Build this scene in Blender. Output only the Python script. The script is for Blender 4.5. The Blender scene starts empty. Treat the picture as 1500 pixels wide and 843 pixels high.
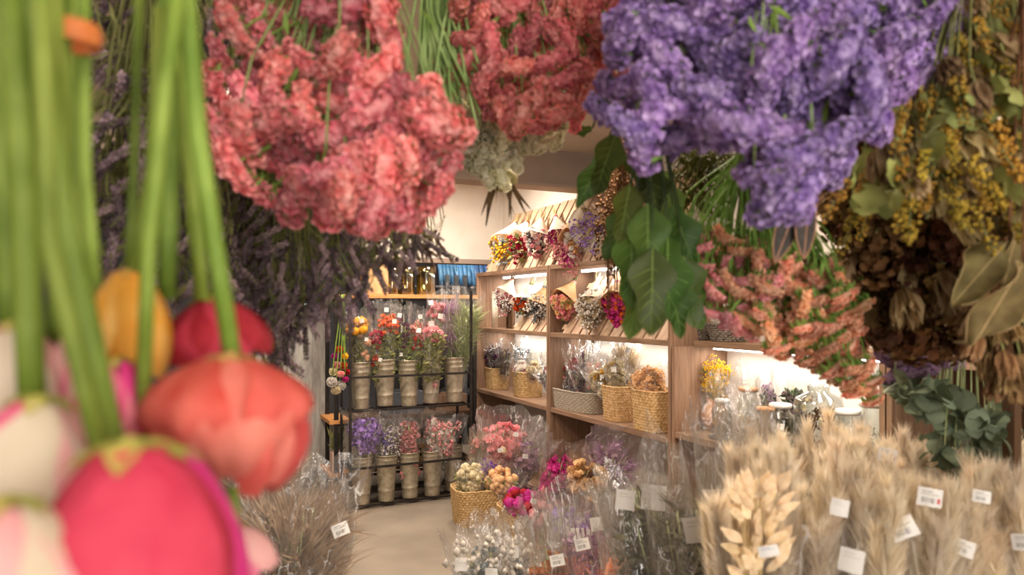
import bpy, math, random
from math import sin, cos, pi, radians, sqrt
from mathutils import Vector, Matrix, noise

random.seed(11)
SC = bpy.context.scene
COL = SC.collection
V = Vector

# ------------------------------------------------------------------ camera
FPX, HORIZON, EYE = 1043.0, 450.0, 1.35
YAW = radians(25.9)
FW = V((sin(YAW), cos(YAW), 0)); RT = V((cos(YAW), -sin(YAW), 0)); UP = V((0, 0, 1))
EYEPOS = V((0, 0, EYE))
cam_data = bpy.data.cameras.new('camera')
cam = bpy.data.objects.new('camera', cam_data); COL.objects.link(cam)
cam.location = EYEPOS
cam.rotation_euler = (pi / 2, 0, -YAW)
cam_data.sensor_width = 36.0
cam_data.lens = 36.0 * FPX / 1500.0
cam_data.shift_y = (HORIZON - 421.5) / 1500.0
cam_data.clip_start = 0.02
cam_data.dof.use_dof = True
cam_data.dof.focus_distance = 4.3
cam_data.dof.aperture_fstop = 3.6
SC.camera = cam

# ------------------------------------------------------------------ world, exposure, lamps
SC.view_settings.view_transform = 'Standard'
SC.view_settings.look = 'None'
SC.view_settings.exposure = 0.0
SC.view_settings.gamma = 1.0
SC.view_settings.use_curve_mapping = False
SC.cycles.transparent_max_bounces = 40
SC.cycles.max_bounces = 8
SC.cycles.diffuse_bounces = 4
SC.cycles.sample_clamp_indirect = 4.0
world = bpy.data.worlds.new('world'); SC.world = world
world.use_nodes = True
world.node_tree.nodes['Background'].inputs[0].default_value = (1.0, 0.88, 0.76, 1)
world.node_tree.nodes['Background'].inputs[1].default_value = 0.25

WARM = (1.0, 0.83, 0.66)
SOFT = (1.0, 0.87, 0.74)
# unseen ceiling lamps added to light the shop: (x, y, z, radius, watts, colour)
LAMPS = [
    (0.55, -0.75, 2.33, 0.28, 14, SOFT),
    (-0.95, 0.25, 2.33, 0.20, 4, SOFT),
    (1.10, 1.75, 2.33, 0.16, 40, WARM),
    (2.05, 1.55, 2.33, 0.16, 20, WARM),
    (1.95, 4.70, 2.41, 0.16, 30, SOFT),
    (0.35, 3.45, 2.33, 0.16, 50, WARM),
    (1.20, 4.45, 2.41, 0.12, 22, SOFT),
    (2.10, 5.98, 2.41, 0.14, 26, SOFT),
]
LED_W = 3.4
ADDED_WINDOW = 6.5          # brightness of the unseen window added behind the lens

# ------------------------------------------------------------------ picture point helpers (points get a real distance)
def P(x, y, d):
    return EYEPOS + d * (FW + RT * ((x - 750) / FPX) + UP * ((HORIZON - y) / FPX))
def PY(x, y, Y):
    u = (x - 750) / FPX
    return P(x, y, Y / (FW.y + RT.y * u))
def PX(x, y, X):
    u = (x - 750) / FPX
    return P(x, y, X / (FW.x + RT.x * u))
def PZ(x, y, z):
    return P(x, y, (EYE - z) * FPX / (y - HORIZON))
def pxm(n, d):
    return n * d / FPX
def U(a, b):
    return random.uniform(a, b)

# ------------------------------------------------------------------ mesh building
class MB:
    def __init__(s):
        s.v = []; s.f = []; s.m = []
    def add(s, vs, fs, mi=0):
        o = len(s.v)
        s.v.extend(vs)
        for f in fs:
            s.f.append(tuple(i + o for i in f)); s.m.append(mi)
        return s
    def box(s, lo, hi, mi=0, M=None):
        x0, y0, z0 = lo; x1, y1, z1 = hi
        vs = [V(c) for c in ((x0,y0,z0),(x1,y0,z0),(x1,y1,z0),(x0,y1,z0),(x0,y0,z1),(x1,y0,z1),(x1,y1,z1),(x0,y1,z1))]
        if M: vs = [M @ v for v in vs]
        return s.add(vs, [(3,2,1,0),(4,5,6,7),(0,1,5,4),(1,2,6,5),(2,3,7,6),(3,0,4,7)], mi)
    def tube(s, pts, r, n=5, mi=0, cap=True):
        pts = [V(p) for p in pts]; k = len(pts)
        rs = r if isinstance(r, (list, tuple)) else [r] * k
        vs = []; fs = []
        d0 = (pts[-1] - pts[0]).normalized() if (pts[-1]-pts[0]).length > 1e-9 else V((0,0,1))
        ref = V((0, 0, 1)) if abs(d0.z) < 0.8 else V((1, 0.2, 0)).normalized()
        for i, p in enumerate(pts):
            t = (pts[min(i+1, k-1)] - pts[max(i-1, 0)])
            t = t.normalized() if t.length > 1e-9 else d0
            a = t.cross(ref)
            if a.length < 1e-4: a = t.cross(V((0.3, 1, 0.1)))
            a.normalize(); b = t.cross(a)
            for j in range(n):
                w = 2 * pi * j / n
                vs.append(p + (a * cos(w) + b * sin(w)) * rs[i])
        for i in range(k - 1):
            for j in range(n):
                j2 = (j + 1) % n
                fs.append((i*n+j, i*n+j2, (i+1)*n+j2, (i+1)*n+j))
        if cap:
            fs.append(tuple(range(n-1, -1, -1))); fs.append(tuple((k-1)*n + j for j in range(n)))
        return s.add(vs, fs, mi)
    def lathe(s, prof, n=24, c=(0,0,0), mi=0, M=None, fn=None, close=False):
        c = V(c); vs = []; fs = []; k = len(prof)
        for i, (r, z) in enumerate(prof):
            for j in range(n):
                w = 2 * pi * j / n
                q = V((r * cos(w), r * sin(w), z))
                if fn: q = fn(q, w, i)
                if M: q = M @ q
                vs.append(c + q)
        for i in range(k - 1):
            for j in range(n):
                j2 = (j + 1) % n
                fs.append((i*n+j, i*n+j2, (i+1)*n+j2, (i+1)*n+j))
        if close:
            fs.append(tuple(range(n-1, -1, -1))); fs.append(tuple((k-1)*n + j for j in range(n)))
        return s.add(vs, fs, mi)
    def grid(s, fn, nu, nv, mi=0):
        vs = [V(fn(i / nu, j / nv)) for j in range(nv + 1) for i in range(nu + 1)]
        fs = [(j*(nu+1)+i, j*(nu+1)+i+1, (j+1)*(nu+1)+i+1, (j+1)*(nu+1)+i) for j in range(nv) for i in range(nu)]
        return s.add(vs, fs, mi)
    def ball(s, c, r, mi=0, sq=1.0, ax=None, lvl=1, jit=0.0):
        c = V(c)
        vs, fs = ICO[lvl]
        out = []
        for v in vs:
            q = v * r * (1 + U(-jit, jit))
            if ax is not None:
                q = q + ax * (q.dot(ax)) * (sq - 1)
            else:
                q.z *= sq
            out.append(c + q)
        return s.add(out, fs, mi)
    def ruffle(s, c, nrm, r, mi=0, lobes=6, depth=0.5, jit=0.2):
        c = V(c); nrm = V(nrm).normalized()
        a = nrm.orthogonal().normalized(); b = nrm.cross(a)
        w0 = U(0, 6.28); n = lobes * 2
        vs = [c - nrm * r * depth]
        for j in range(n):
            w = w0 + 2 * pi * j / n
            rr = r * ((1.0 if j % 2 == 0 else 0.72) + U(-jit, jit))
            h = r * ((0.12 if j % 2 == 0 else 0.42) + U(-.15, .15))
            vs.append(c + (a * cos(w) + b * sin(w)) * rr + nrm * h)
        return s.add(vs, [(0, 1 + j, 1 + (j + 1) % n) for j in range(n)], mi)
    def cone(s, a, b, r, n=4, mi=0):
        a = V(a); b = V(b); t = (b - a).normalized()
        x = t.orthogonal().normalized(); y = t.cross(x)
        vs = [b] + [a + (x * cos(2*pi*j/n) + y * sin(2*pi*j/n)) * r for j in range(n)]
        return s.add(vs, [(0, 1 + j, 1 + (j + 1) % n) for j in range(n)], mi)
    def hair(s, a, b, w, mi=0):
        a = V(a); b = V(b); t = b - a
        x = t.cross(V((U(-1,1), U(-1,1), U(-1,1))))
        if x.length < 1e-9: x = V((1,0,0))
        x = x.normalized() * w
        return s.add([a - x, a + x, b], [(0, 1, 2)], mi)
    def blade(s, a, b, w, mi=0, side=None, curl=0.15):
        """thin leaf of four faces from a to b"""
        a = V(a); b = V(b); t = b - a; L = t.length
        x = (side or V((U(-1,1), U(-1,1), U(-1,1)))).cross(t)
        if x.length < 1e-9: x = t.orthogonal()
        x.normalize(); nn = t.normalized().cross(x)
        m1 = a + t * .35 + nn * L * curl * .6; m2 = a + t * .7 + nn * L * curl * .7
        vs = [a, m1 - x * w, m1 + x * w, m2 - x * w * .7, m2 + x * w * .7, b, m1 - nn * w * .3, m2 - nn * w * .3]
        return s.add(vs, [(0, 1, 6), (0, 6, 2), (1, 3, 7, 6), (6, 7, 4, 2), (3, 5, 7), (7, 5, 4)], mi)
    def mesh(s, name, mats, off=None, smooth=True):
        me = bpy.data.meshes.new(name)
        vs = s.v if off is None else [v - off for v in s.v]
        me.from_pydata([tuple(v) for v in vs], [], s.f)
        for m in (mats if isinstance(mats, (list, tuple)) else [mats]):
            me.materials.append(m)
        me.polygons.foreach_set('material_index', s.m)
        if smooth: me.polygons.foreach_set('use_smooth', [True] * len(s.f))
        me.update()
        return me

def _ico():
    t = (1 + sqrt(5)) / 2
    vs = [V(v).normalized() for v in ((-1,t,0),(1,t,0),(-1,-t,0),(1,-t,0),(0,-1,t),(0,1,t),(0,-1,-t),(0,1,-t),(t,0,-1),(t,0,1),(-t,0,-1),(-t,0,1))]
    fs = [(0,11,5),(0,5,1),(0,1,7),(0,7,10),(0,10,11),(1,5,9),(5,11,4),(11,10,2),(10,7,6),(7,1,8),(3,9,4),(3,4,2),(3,2,6),(3,6,8),(3,8,9),(4,9,5),(2,4,11),(6,2,10),(8,6,7),(9,8,1)]
    out = [([V((0,0,1)),V((1,0,0)),V((0,1,0)),V((-1,0,0)),V((0,-1,0)),V((0,0,-1))],
            [(0,1,2),(0,2,3),(0,3,4),(0,4,1),(5,2,1),(5,3,2),(5,4,3),(5,1,4)]), (vs, fs)]
    v2 = list(vs); cache = {}; f2 = []
    def mid(a, b):
        k = (min(a,b), max(a,b))
        if k not in cache:
            v2.append(((v2[a] + v2[b]) / 2).normalized()); cache[k] = len(v2) - 1
        return cache[k]
    for a, b, c in fs:
        x, y, z = mid(a,b), mid(b,c), mid(c,a)
        f2 += [(a,x,z),(b,y,x),(c,z,y),(x,y,z)]
    out.append((v2, f2))
    return out
ICO = _ico()

def frame(z, up=None):
    """rotation matrix whose z axis is z, turned at random about it unless up is given"""
    z = V(z).normalized()
    if up is None:
        x = z.orthogonal().normalized(); y = z.cross(x); w = U(0, 2 * pi)
        x, y = x * cos(w) + y * sin(w), y * cos(w) - x * sin(w)
    else:
        x = V(up) - z * V(up).dot(z)
        x.normalize(); y = z.cross(x)
    return Matrix((x, y, z)).transposed().to_4x4()

def bez(a, b, c, d, n):
    a, b, c, d = V(a), V(b), V(c), V(d)
    out = []
    for i in range(n + 1):
        t = i / n; s = 1 - t
        out.append(a*s*s*s + b*3*s*s*t + c*3*s*t*t + d*t*t*t)
    return out

# ------------------------------------------------------------------ objects
def thing(name, label, cat, loc, group=None):
    o = bpy.data.objects.new(name, None); COL.objects.link(o)
    o.location = loc; o.empty_display_size = 0.05
    o['label'] = label; o['category'] = cat; o['kind'] = 'thing'
    if group: o['group'] = group
    return o
def put(name, me, parent=None, M=None, stuff=False, label=None):
    """link a mesh; M is relative to the parent"""
    o = bpy.data.objects.new(name, me); COL.objects.link(o)
    if parent: o.parent = parent
    if M is not None: o.matrix_local = M
    if stuff: o['kind'] = 'stuff'
    if label: o['label'] = label
    return o
def part(root, name, mb, mats, stuff=False, label=None, smooth=True, bevel=0):
    """mb is in world coordinates; root carries a plain location"""
    o = put(name, mb.mesh(name, mats, V(root.location), smooth), root, None, stuff, label)
    if bevel: bev(o, bevel)
    return o
def bev(o, w):
    b = o.modifiers.new('bevel', 'BEVEL'); b.width = w; b.segments = 2; b.limit_method = 'ANGLE'
def struct(name, mb, mats, smooth=False):
    o = put(name, mb.mesh(name, mats, None, smooth)); o['kind'] = 'structure'
    return o
def single(name, label, cat, mb, mats, group=None, smooth=True, bevel=0, base=None):
    base = V(base) if base is not None else V((0, 0, 0))
    o = put(name, mb.mesh(name, mats, base, smooth)); o.location = base
    o['label'] = label; o['category'] = cat
    if group: o['group'] = group
    if bevel: bev(o, bevel)
    return o

# ------------------------------------------------------------------ materials
def lin(h):
    if isinstance(h, (tuple, list)): return tuple(h) + ((1,) if len(h) == 3 else ())
    h = h.lstrip('#'); c = [int(h[i:i+2], 16) / 255 for i in (0, 2, 4)]
    return tuple((x / 12.92 if x <= 0.04045 else ((x + 0.055) / 1.055) ** 2.4) for x in c) + (1,)
MATS = {}
def mat(name, c1, c2=None, scale=40, rough=0.75, spec=0.25, trans=0.0, vary=0.12, bump=0.0, bscale=None, stretch=None, metal=0.0, detail=3, ramp=(0.35, 0.65)):
    if name in MATS: return MATS[name]
    m = bpy.data.materials.new(name); m.use_nodes = True
    nt = m.node_tree; N = nt.nodes; L = nt.links
    b = N['Principled BSDF']; out = N['Material Output']
    b.inputs['Roughness'].default_value = rough
    b.inputs['Specular IOR Level'].default_value = spec
    b.inputs['Metallic'].default_value = metal
    tc = N.new('ShaderNodeTexCoord')
    src = tc.outputs['Object']
    if stretch:
        mp = N.new('ShaderNodeMapping'); mp.inputs['Scale'].default_value = stretch
        L.new(src, mp.inputs['Vector']); src = mp.outputs['Vector']
    nz = N.new('ShaderNodeTexNoise'); nz.inputs['Scale'].default_value = scale; nz.inputs['Detail'].default_value = detail
    L.new(src, nz.inputs['Vector'])
    rp = N.new('ShaderNodeValToRGB')
    rp.color_ramp.elements[0].position = ramp[0]; rp.color_ramp.elements[1].position = ramp[1]
    rp.color_ramp.elements[0].color = lin(c1); rp.color_ramp.elements[1].color = lin(c2 or c1)
    L.new(nz.outputs['Fac'], rp.inputs['Fac'])
    colour = rp.outputs['Color']
    if vary:
        oi = N.new('ShaderNodeObjectInfo')
        hs = N.new('ShaderNodeHueSaturation')
        mr = N.new('ShaderNodeMapRange'); mr.inputs['To Min'].default_value = 1 - vary * 1.6; mr.inputs['To Max'].default_value = 1 + vary
        L.new(oi.outputs['Random'], mr.inputs['Value']); L.new(mr.outputs['Result'], hs.inputs['Value'])
        mh = N.new('ShaderNodeMapRange'); mh.inputs['To Min'].default_value = 0.5 - vary * .08; mh.inputs['To Max'].default_value = 0.5 + vary * .08
        ml = N.new('ShaderNodeMath'); ml.operation = 'MULTIPLY'; ml.inputs[1].default_value = 7.31
        fr = N.new('ShaderNodeMath'); fr.operation = 'FRACT'
        L.new(oi.outputs['Random'], ml.inputs[0]); L.new(ml.outputs[0], fr.inputs[0]); L.new(fr.outputs[0], mh.inputs['Value'])
        L.new(mh.outputs['Result'], hs.inputs['Hue'])
        L.new(colour, hs.inputs['Color']); colour = hs.outputs['Color']
    L.new(colour, b.inputs['Base Color'])
    if bump:
        bp = N.new('ShaderNodeBump'); bp.inputs['Strength'].default_value = bump; bp.inputs['Distance'].default_value = 0.01
        if bscale:
            n2 = N.new('ShaderNodeTexNoise'); n2.inputs['Scale'].default_value = bscale; n2.inputs['Detail'].default_value = 4
            L.new(src, n2.inputs['Vector']); L.new(n2.outputs['Fac'], bp.inputs['Height'])
        else:
            L.new(nz.outputs['Fac'], bp.inputs['Height'])
        L.new(bp.outputs['Normal'], b.inputs['Normal'])
    if trans:
        tr = N.new('ShaderNodeBsdfTranslucent'); mx = N.new('ShaderNodeMixShader')
        mx.inputs['Fac'].default_value = trans
        L.new(colour, tr.inputs['Color']); L.new(b.outputs['BSDF'], mx.inputs[1]); L.new(tr.outputs['BSDF'], mx.inputs[2])
        L.new(mx.outputs['Shader'], out.inputs['Surface'])
    MATS[name] = m
    return m
def emit(name, col, strength):
    m = bpy.data.materials.new(name); m.use_nodes = True
    nt = m.node_tree; nt.nodes.remove(nt.nodes['Principled BSDF'])
    e = nt.nodes.new('ShaderNodeEmission'); e.inputs[0].default_value = tuple(col) + (1,); e.inputs[1].default_value = strength
    nt.links.new(e.outputs[0], nt.nodes['Material Output'].inputs[0])
    return m
def film(name, tint=(1, 1, 1), gloss=0.10, haze=0.05, bump=0.6, scale=(14, 14, 5), rough=0.09):
    """crinkled clear film: mostly see-through, a glossy share that grows at grazing angles, creases painted white for haze and glints"""
    m = bpy.data.materials.new(name); m.use_nodes = True
    nt = m.node_tree; N = nt.nodes; L = nt.links
    N.remove(N['Principled BSDF'])
    tc = N.new('ShaderNodeTexCoord'); mp = N.new('ShaderNodeMapping'); mp.inputs['Scale'].default_value = scale
    L.new(tc.outputs['Object'], mp.inputs['Vector'])
    nz = N.new('ShaderNodeTexNoise'); nz.inputs['Scale'].default_value = 1.6; nz.inputs['Detail'].default_value = 4; nz.inputs['Distortion'].default_value = 1.2
    L.new(mp.outputs['Vector'], nz.inputs['Vector'])
    bp = N.new('ShaderNodeBump'); bp.inputs['Strength'].default_value = bump; bp.inputs['Distance'].default_value = 0.03
    L.new(nz.outputs['Fac'], bp.inputs['Height'])
    lw = N.new('ShaderNodeLayerWeight'); lw.inputs['Blend'].default_value = 0.25
    L.new(bp.outputs['Normal'], lw.inputs['Normal'])
    fac = N.new('ShaderNodeMapRange'); fac.inputs['To Min'].default_value = gloss * .5; fac.inputs['To Max'].default_value = gloss * 2.6
    L.new(lw.outputs['Facing'], fac.inputs['Value'])
    tr = N.new('ShaderNodeBsdfTransparent'); tr.inputs[0].default_value = tuple(tint) + (1,)
    gl = N.new('ShaderNodeBsdfGlossy'); gl.inputs['Roughness'].default_value = rough
    L.new(bp.outputs['Normal'], gl.inputs['Normal'])
    m1 = N.new('ShaderNodeMixShader'); L.new(fac.outputs['Result'], m1.inputs['Fac']); L.new(tr.outputs[0], m1.inputs[1]); L.new(gl.outputs[0], m1.inputs[2])
    df = N.new('ShaderNodeBsdfDiffuse'); df.inputs[0].default_value = (0.85, 0.83, 0.82, 1)
    # fold lines: a net of thin creases painted white as bright streaks, stronger in some places than in others
    vo = N.new('ShaderNodeTexVoronoi'); vo.feature = 'DISTANCE_TO_EDGE'; vo.inputs['Scale'].default_value = 1.5
    wv = N.new('ShaderNodeVectorMath'); wv.operation = 'MULTIPLY_ADD'; wv.inputs[1].default_value = (.9, .9, .9)
    L.new(nz.outputs['Color'], wv.inputs[0]); L.new(mp.outputs['Vector'], wv.inputs[2]); L.new(wv.outputs[0], vo.inputs['Vector'])
    cr = N.new('ShaderNodeMapRange'); cr.inputs['From Min'].default_value = 0.0; cr.inputs['From Max'].default_value = 0.05
    cr.inputs['To Min'].default_value = 1.0; cr.inputs['To Max'].default_value = 0.0
    L.new(vo.outputs['Distance'], cr.inputs['Value'])
    mk = N.new('ShaderNodeMapRange'); mk.inputs['From Min'].default_value = 0.45; mk.inputs['From Max'].default_value = 0.68
    mk.inputs['To Min'].default_value = 0.0; mk.inputs['To Max'].default_value = min(.95, haze * 11)
    L.new(nz.outputs['Fac'], mk.inputs['Value'])
    cm = N.new('ShaderNodeMath'); cm.operation = 'MULTIPLY_ADD'; cm.inputs[2].default_value = haze * .6
    L.new(cr.outputs['Result'], cm.inputs[0]); L.new(mk.outputs['Result'], cm.inputs[1])
    hz = cm
    m2 = N.new('ShaderNodeMixShader'); L.new(hz.outputs[0], m2.inputs['Fac']); L.new(m1.outputs[0], m2.inputs[1]); L.new(df.outputs[0], m2.inputs[2])
    L.new(m2.outputs[0], N['Material Output'].inputs['Surface'])
    return m
def tag_mat(name, ink, bars=True, red=False):
    """white sticker with printed bars in its lower half and faint lines above (UV print)"""
    m = bpy.data.materials.new(name); m.use_nodes = True
    nt = m.node_tree; N = nt.nodes; L = nt.links
    b = N['Principled BSDF']; b.inputs['Roughness'].default_value = 0.5
    tc = N.new('ShaderNodeTexCoord'); sp = N.new('ShaderNodeSeparateXYZ'); L.new(tc.outputs['Generated'], sp.inputs[0])
    def mth(op, a, v, c=None):
        k = N.new('ShaderNodeMath'); k.operation = op
        for i, q in enumerate((a, v, c)):
            if q is None: continue
            if isinstance(q, (int, float)): k.inputs[i].default_value = q
            else: L.new(q, k.inputs[i])
        return k.outputs[0]
    x, y = sp.outputs['X'], sp.outputs['Y']
    def band(s, lo, hi): return mth('MULTIPLY', mth('GREATER_THAN', s, lo), mth('LESS_THAN', s, hi))
    nz = N.new('ShaderNodeTexNoise'); nz.noise_dimensions = '1D'; nz.inputs['Scale'].default_value = 34; nz.inputs['Detail'].default_value = 0
    L.new(x, nz.inputs['W'])
    bar = mth('MULTIPLY', mth('GREATER_THAN', nz.outputs['Fac'], 0.5), mth('MULTIPLY', band(y, .18, .48), band(x, .18, .72)))
    lines = mth('MULTIPLY', mth('MULTIPLY', band(y, .62, .68), band(x, .15, .85)), .55)
    lines2 = mth('MULTIPLY', mth('MULTIPLY', band(y, .76, .84), band(x, .15, .6)), .55)
    tot = mth('ADD', lines, lines2)
    if bars: tot = mth('ADD', tot, bar)
    tot = mth('MINIMUM', tot, .85)
    mx = N.new('ShaderNodeMix'); mx.data_type = 'RGBA'
    mx.inputs[6].default_value = (.66, .64, .61, 1); mx.inputs[7].default_value = lin(ink)
    L.new(tot, mx.inputs[0]); col = mx.outputs[2]
    if red:
        m2 = N.new('ShaderNodeMix'); m2.data_type = 'RGBA'; m2.inputs[7].default_value = lin('B03030')
        L.new(mth('MULTIPLY', band(x, .8, .92), band(y, .2, .5)), m2.inputs[0]); L.new(col, m2.inputs[6]); col = m2.outputs[2]
    L.new(col, b.inputs['Base Color'])
    return m
# ------------------------------------------------------------------ shared materials
def wood(name, c1, c2, st, vary=0.06, rough=.6, scale=1.0):
    return mat(name, c1, c2, scale=scale, stretch=st, rough=rough, vary=vary, bump=.15, detail=5, ramp=(.3, .7))
W_UP = wood('walnut laminate upright', '785D49', '977A63', (90, 90, 6))
W_FL = wood('walnut laminate shelf', '785D49', '977A63', (90, 6, 90))
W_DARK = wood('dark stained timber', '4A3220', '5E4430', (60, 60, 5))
SLAT = wood('pale reclaimed slat', 'A98A70', 'CDB095', (70, 40, 8), vary=.12)
ORANGE_WOOD = wood('orange oiled pine', 'B77B45', 'D29A62', (6, 70, 70))
WHITE = mat('white paint', 'DCD3C8', 'E2DAD0', scale=6, rough=.8, vary=0)
CEIL = mat('ceiling paint', 'C9BBA9', 'CFC2B1', scale=5, rough=.9, vary=0)
BEAM = mat('taupe beam paint', '9C8B7F', 'A39286', scale=5, rough=.8, vary=0)
CONC = mat('worn concrete', '72685C', '968A7B', scale=2.2, rough=.75, vary=0, bump=.12, bscale=30, detail=8, ramp=(.25, .75))
BLACK = mat('black iron', '17130F', '2A2420', scale=30, rough=.55, vary=.05, spec=.4)
ZINC = mat('mottled zinc', 'A89C88', 'C2B7A2', scale=46, rough=.42, vary=.06, metal=.55, spec=.5, detail=5)
STEEL = mat('grey steel', '6F7276', '85888C', scale=30, rough=.45, vary=.05, metal=.6)
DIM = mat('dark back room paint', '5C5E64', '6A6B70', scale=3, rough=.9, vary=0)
CREAMP = mat('cream wrapping paper', 'F0E2CC', 'FAF2E6', scale=18, rough=.7, vary=.08, trans=.25)
KRAFT = mat('kraft wrapping paper', 'C59A68', 'D9B384', scale=18, rough=.75, vary=.1, trans=.15)
STRAW = mat('woven straw', 'A98555', 'D0AE80', scale=60, rough=.75, vary=.06, bump=.3)
GREYW = mat('grey willow', '8A7F72', 'B3A796', scale=70, rough=.8, vary=.05, stretch=(1, 1, 5), bump=.3)
DARKW = mat('dark rush', '4E4640', '857A6F', scale=90, rough=.8, vary=.05, bump=.3)
TERRA = mat('terracotta', 'B07F5E', 'C79877', scale=12, rough=.7, vary=0)
GLASSM = bpy.data.materials.new('clear glass'); GLASSM.use_nodes = True
def clear_glass(m, tint, gl):
    nt = m.node_tree; N = nt.nodes; L = nt.links; N.remove(N['Principled BSDF'])
    tr = N.new('ShaderNodeBsdfTransparent'); tr.inputs[0].default_value = tint + (1,)
    g = N.new('ShaderNodeBsdfGlossy'); g.inputs['Roughness'].default_value = .03
    lw = N.new('ShaderNodeLayerWeight'); lw.inputs['Blend'].default_value = .3
    mr = N.new('ShaderNodeMapRange'); mr.inputs['To Min'].default_value = gl; mr.inputs['To Max'].default_value = .75
    L.new(lw.outputs['Facing'], mr.inputs['Value'])
    mx = N.new('ShaderNodeMixShader'); L.new(mr.outputs[0], mx.inputs[0]); L.new(tr.outputs[0], mx.inputs[1]); L.new(g.outputs[0], mx.inputs[2])
    L.new(mx.outputs[0], N['Material Output'].inputs[0])
clear_glass(GLASSM, (.93, .95, .94), .05)
AMBER = bpy.data.materials.new('olive amber glass'); AMBER.use_nodes = True
clear_glass(AMBER, (.74, .68, .32), .14)
BLUEG = bpy.data.materials.new('blue grey glass'); BLUEG.use_nodes = True
clear_glass(BLUEG, (.62, .74, .80), .1)
FILM = film('clear cellophane', haze=.05, gloss=.14, scale=(16, 16, 5))
FILM2 = film('bright cellophane', haze=.085, gloss=.28, bump=1.0, scale=(11, 11, 4), rough=.06)
FILM3 = film('soft cellophane', haze=.05, gloss=.12, bump=.5, scale=(12, 12, 3))
TAGS = [tag_mat('printed sticker', '3A3A3C'), tag_mat('sticker with red mark', '3A3A3C', red=True), tag_mat('plain sticker', 'B5B0AA', bars=False)]
TAG_INK = tag_mat('sticker with blue script', '2E4C86', bars=False)
LIDW = mat('white lid', 'E4E0DA', 'EDEAE5', scale=10, rough=.4, vary=0)
LED = emit('led strip light', (1, .95, .88), 9)
LAMP = emit('added lamp glow', (1, .86, .68), 6)

# flower colours
def petal(name, a, b, trans=.3, vary=.16, scale=60, rough=.8):
    return mat(name, a, b, scale=scale, trans=trans, vary=vary, rough=rough, spec=.15)
GREEN = mat('fresh stem green', '6E8F3C', '93B254', scale=20, vary=.14, trans=.15, rough=.6)
STEMG = mat('dry stem green', '8A9462', 'AAB080', scale=30, vary=.12, rough=.8)
STRAWG = mat('straw stem', 'A08A5E', 'BBA577', scale=30, vary=.12, rough=.8)
OLIVE = mat('olive leaf', '757A48', '98995F', scale=30, vary=.16, trans=.2, rough=.8)
DGREEN = mat('dark leaf', '33422A', '4C5E3A', scale=20, vary=.16, trans=.2, rough=.6)
BROWN = mat('dried brown', '5A3F28', '8A6544', scale=40, vary=.2, trans=.15, rough=.85)
CORAL = petal('coral statice', 'E8787F', 'F9B6B4')
CORAL2 = petal('deep coral statice', 'DC6E70', 'F3A8A2')
PURPLE = petal('purple statice', '9A78BE', 'D2BAE6')
SALMON = petal('salmon statice', 'EE9E78', 'FFD2B2')
ROSE = petal('rose statice', 'EA8A90', 'FCC0BE')
MAUVE = petal('mauve statice', '957090', 'BFA0B8')
IVORY = petal('ivory statice', 'DDD4AE', 'F6F0DA')
LAV = petal('dried lavender', '75606A', 'B8A0A4', vary=.45)
YEL = petal('golden yellow', 'E3A418', 'F4C840')
ORG = petal('orange red', 'D2461E', 'F0713A')
RED = petal('crimson', 'A61E2E', 'CC3A44')
PLUM = petal('plum', '4E2440', '7A3C62')
MAG = petal('magenta', 'B02078', 'DA4A9C')
PINK = petal('powder pink', 'E08C90', 'F4B6B0')
PEACH = petal('peach', 'E5AC7C', 'F5CFA4')
CREAM = petal('cream', 'E2CFA2', 'F3E6C6')
WHT = petal('off white flower', 'DED6CC', 'F2ECE4')
LILAC = petal('lilac', '8D6CC0', 'B79AE0')
TAN = petal('tan puff', 'E6B068', 'F8D8A0')
GREYB = petal('grey blue leaf', '6E7B82', '98A4A6')
PAMP = mat('cream pampas', 'ECDCC0', 'FBF3E6', scale=18, vary=.10, trans=.5, rough=.9)
BUFF = mat('buff grass', 'A68E72', 'CDB89A', scale=18, vary=.12, trans=.3, rough=.9)

# ------------------------------------------------------------------ room
XW, X0, XL, YF, YH, YE = 2.66, 2.30, -1.9, -1.8, 5.66, 8.2
struct('floor', MB().box((XL, YF, -.1), (4.4, YE, 0)), CONC)
struct('wall_right', MB().box((XW, YF, 0), (XW + .1, YH + .14, 2.75)), WHITE)
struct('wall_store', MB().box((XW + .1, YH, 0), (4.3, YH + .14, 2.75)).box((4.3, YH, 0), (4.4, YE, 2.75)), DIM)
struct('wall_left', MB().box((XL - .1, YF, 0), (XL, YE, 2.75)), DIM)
struct('wall_front', MB().box((XL, YF - .1, 0), (XW, YF, 2.75)), WHITE)
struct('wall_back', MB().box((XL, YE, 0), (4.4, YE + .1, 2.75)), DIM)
struct('ceiling', MB().box((XL, YF, 2.36), (XW, 4.2, 2.66)), CEIL)
struct('ceiling_rear', MB().box((XL, 4.2, 2.44), (4.4, YE, 2.66)), CEIL)
# unseen window added behind the lens for soft front light: frame, glowing panes
WX0, WX1, WZ0, WZ1 = -1.3, 1.5, .7, 2.2
win = struct('added_window_1', MB().box((WX0 - .06, YF, WZ0 - .06), (WX1 + .06, YF + .03, WZ0)).box((WX0 - .06, YF, WZ1), (WX1 + .06, YF + .03, WZ1 + .06)).box((WX0 - .06, YF, WZ0), (WX0, YF + .03, WZ1)).box((WX1, YF, WZ0), (WX1 + .06, YF + .03, WZ1)), LIDW)
ADDED_GLOW = emit('added window glow', (1.0, .93, .86), ADDED_WINDOW)
for k in range(3):
    w = (WX1 - WX0) / 3
    put('pane', MB().box((WX0 + k * w + .015, YF + .004, WZ0), (WX0 + (k + 1) * w - .015, YF + .012, WZ1)).mesh('pane', ADDED_GLOW, None, False), win)
for k in (1, 2):
    put('mullion', MB().box((WX0 + k * w - .014, YF + .002, WZ0), (WX0 + k * w + .014, YF + .03, WZ1)).mesh('mullion', LIDW, None, False), win)
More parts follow.
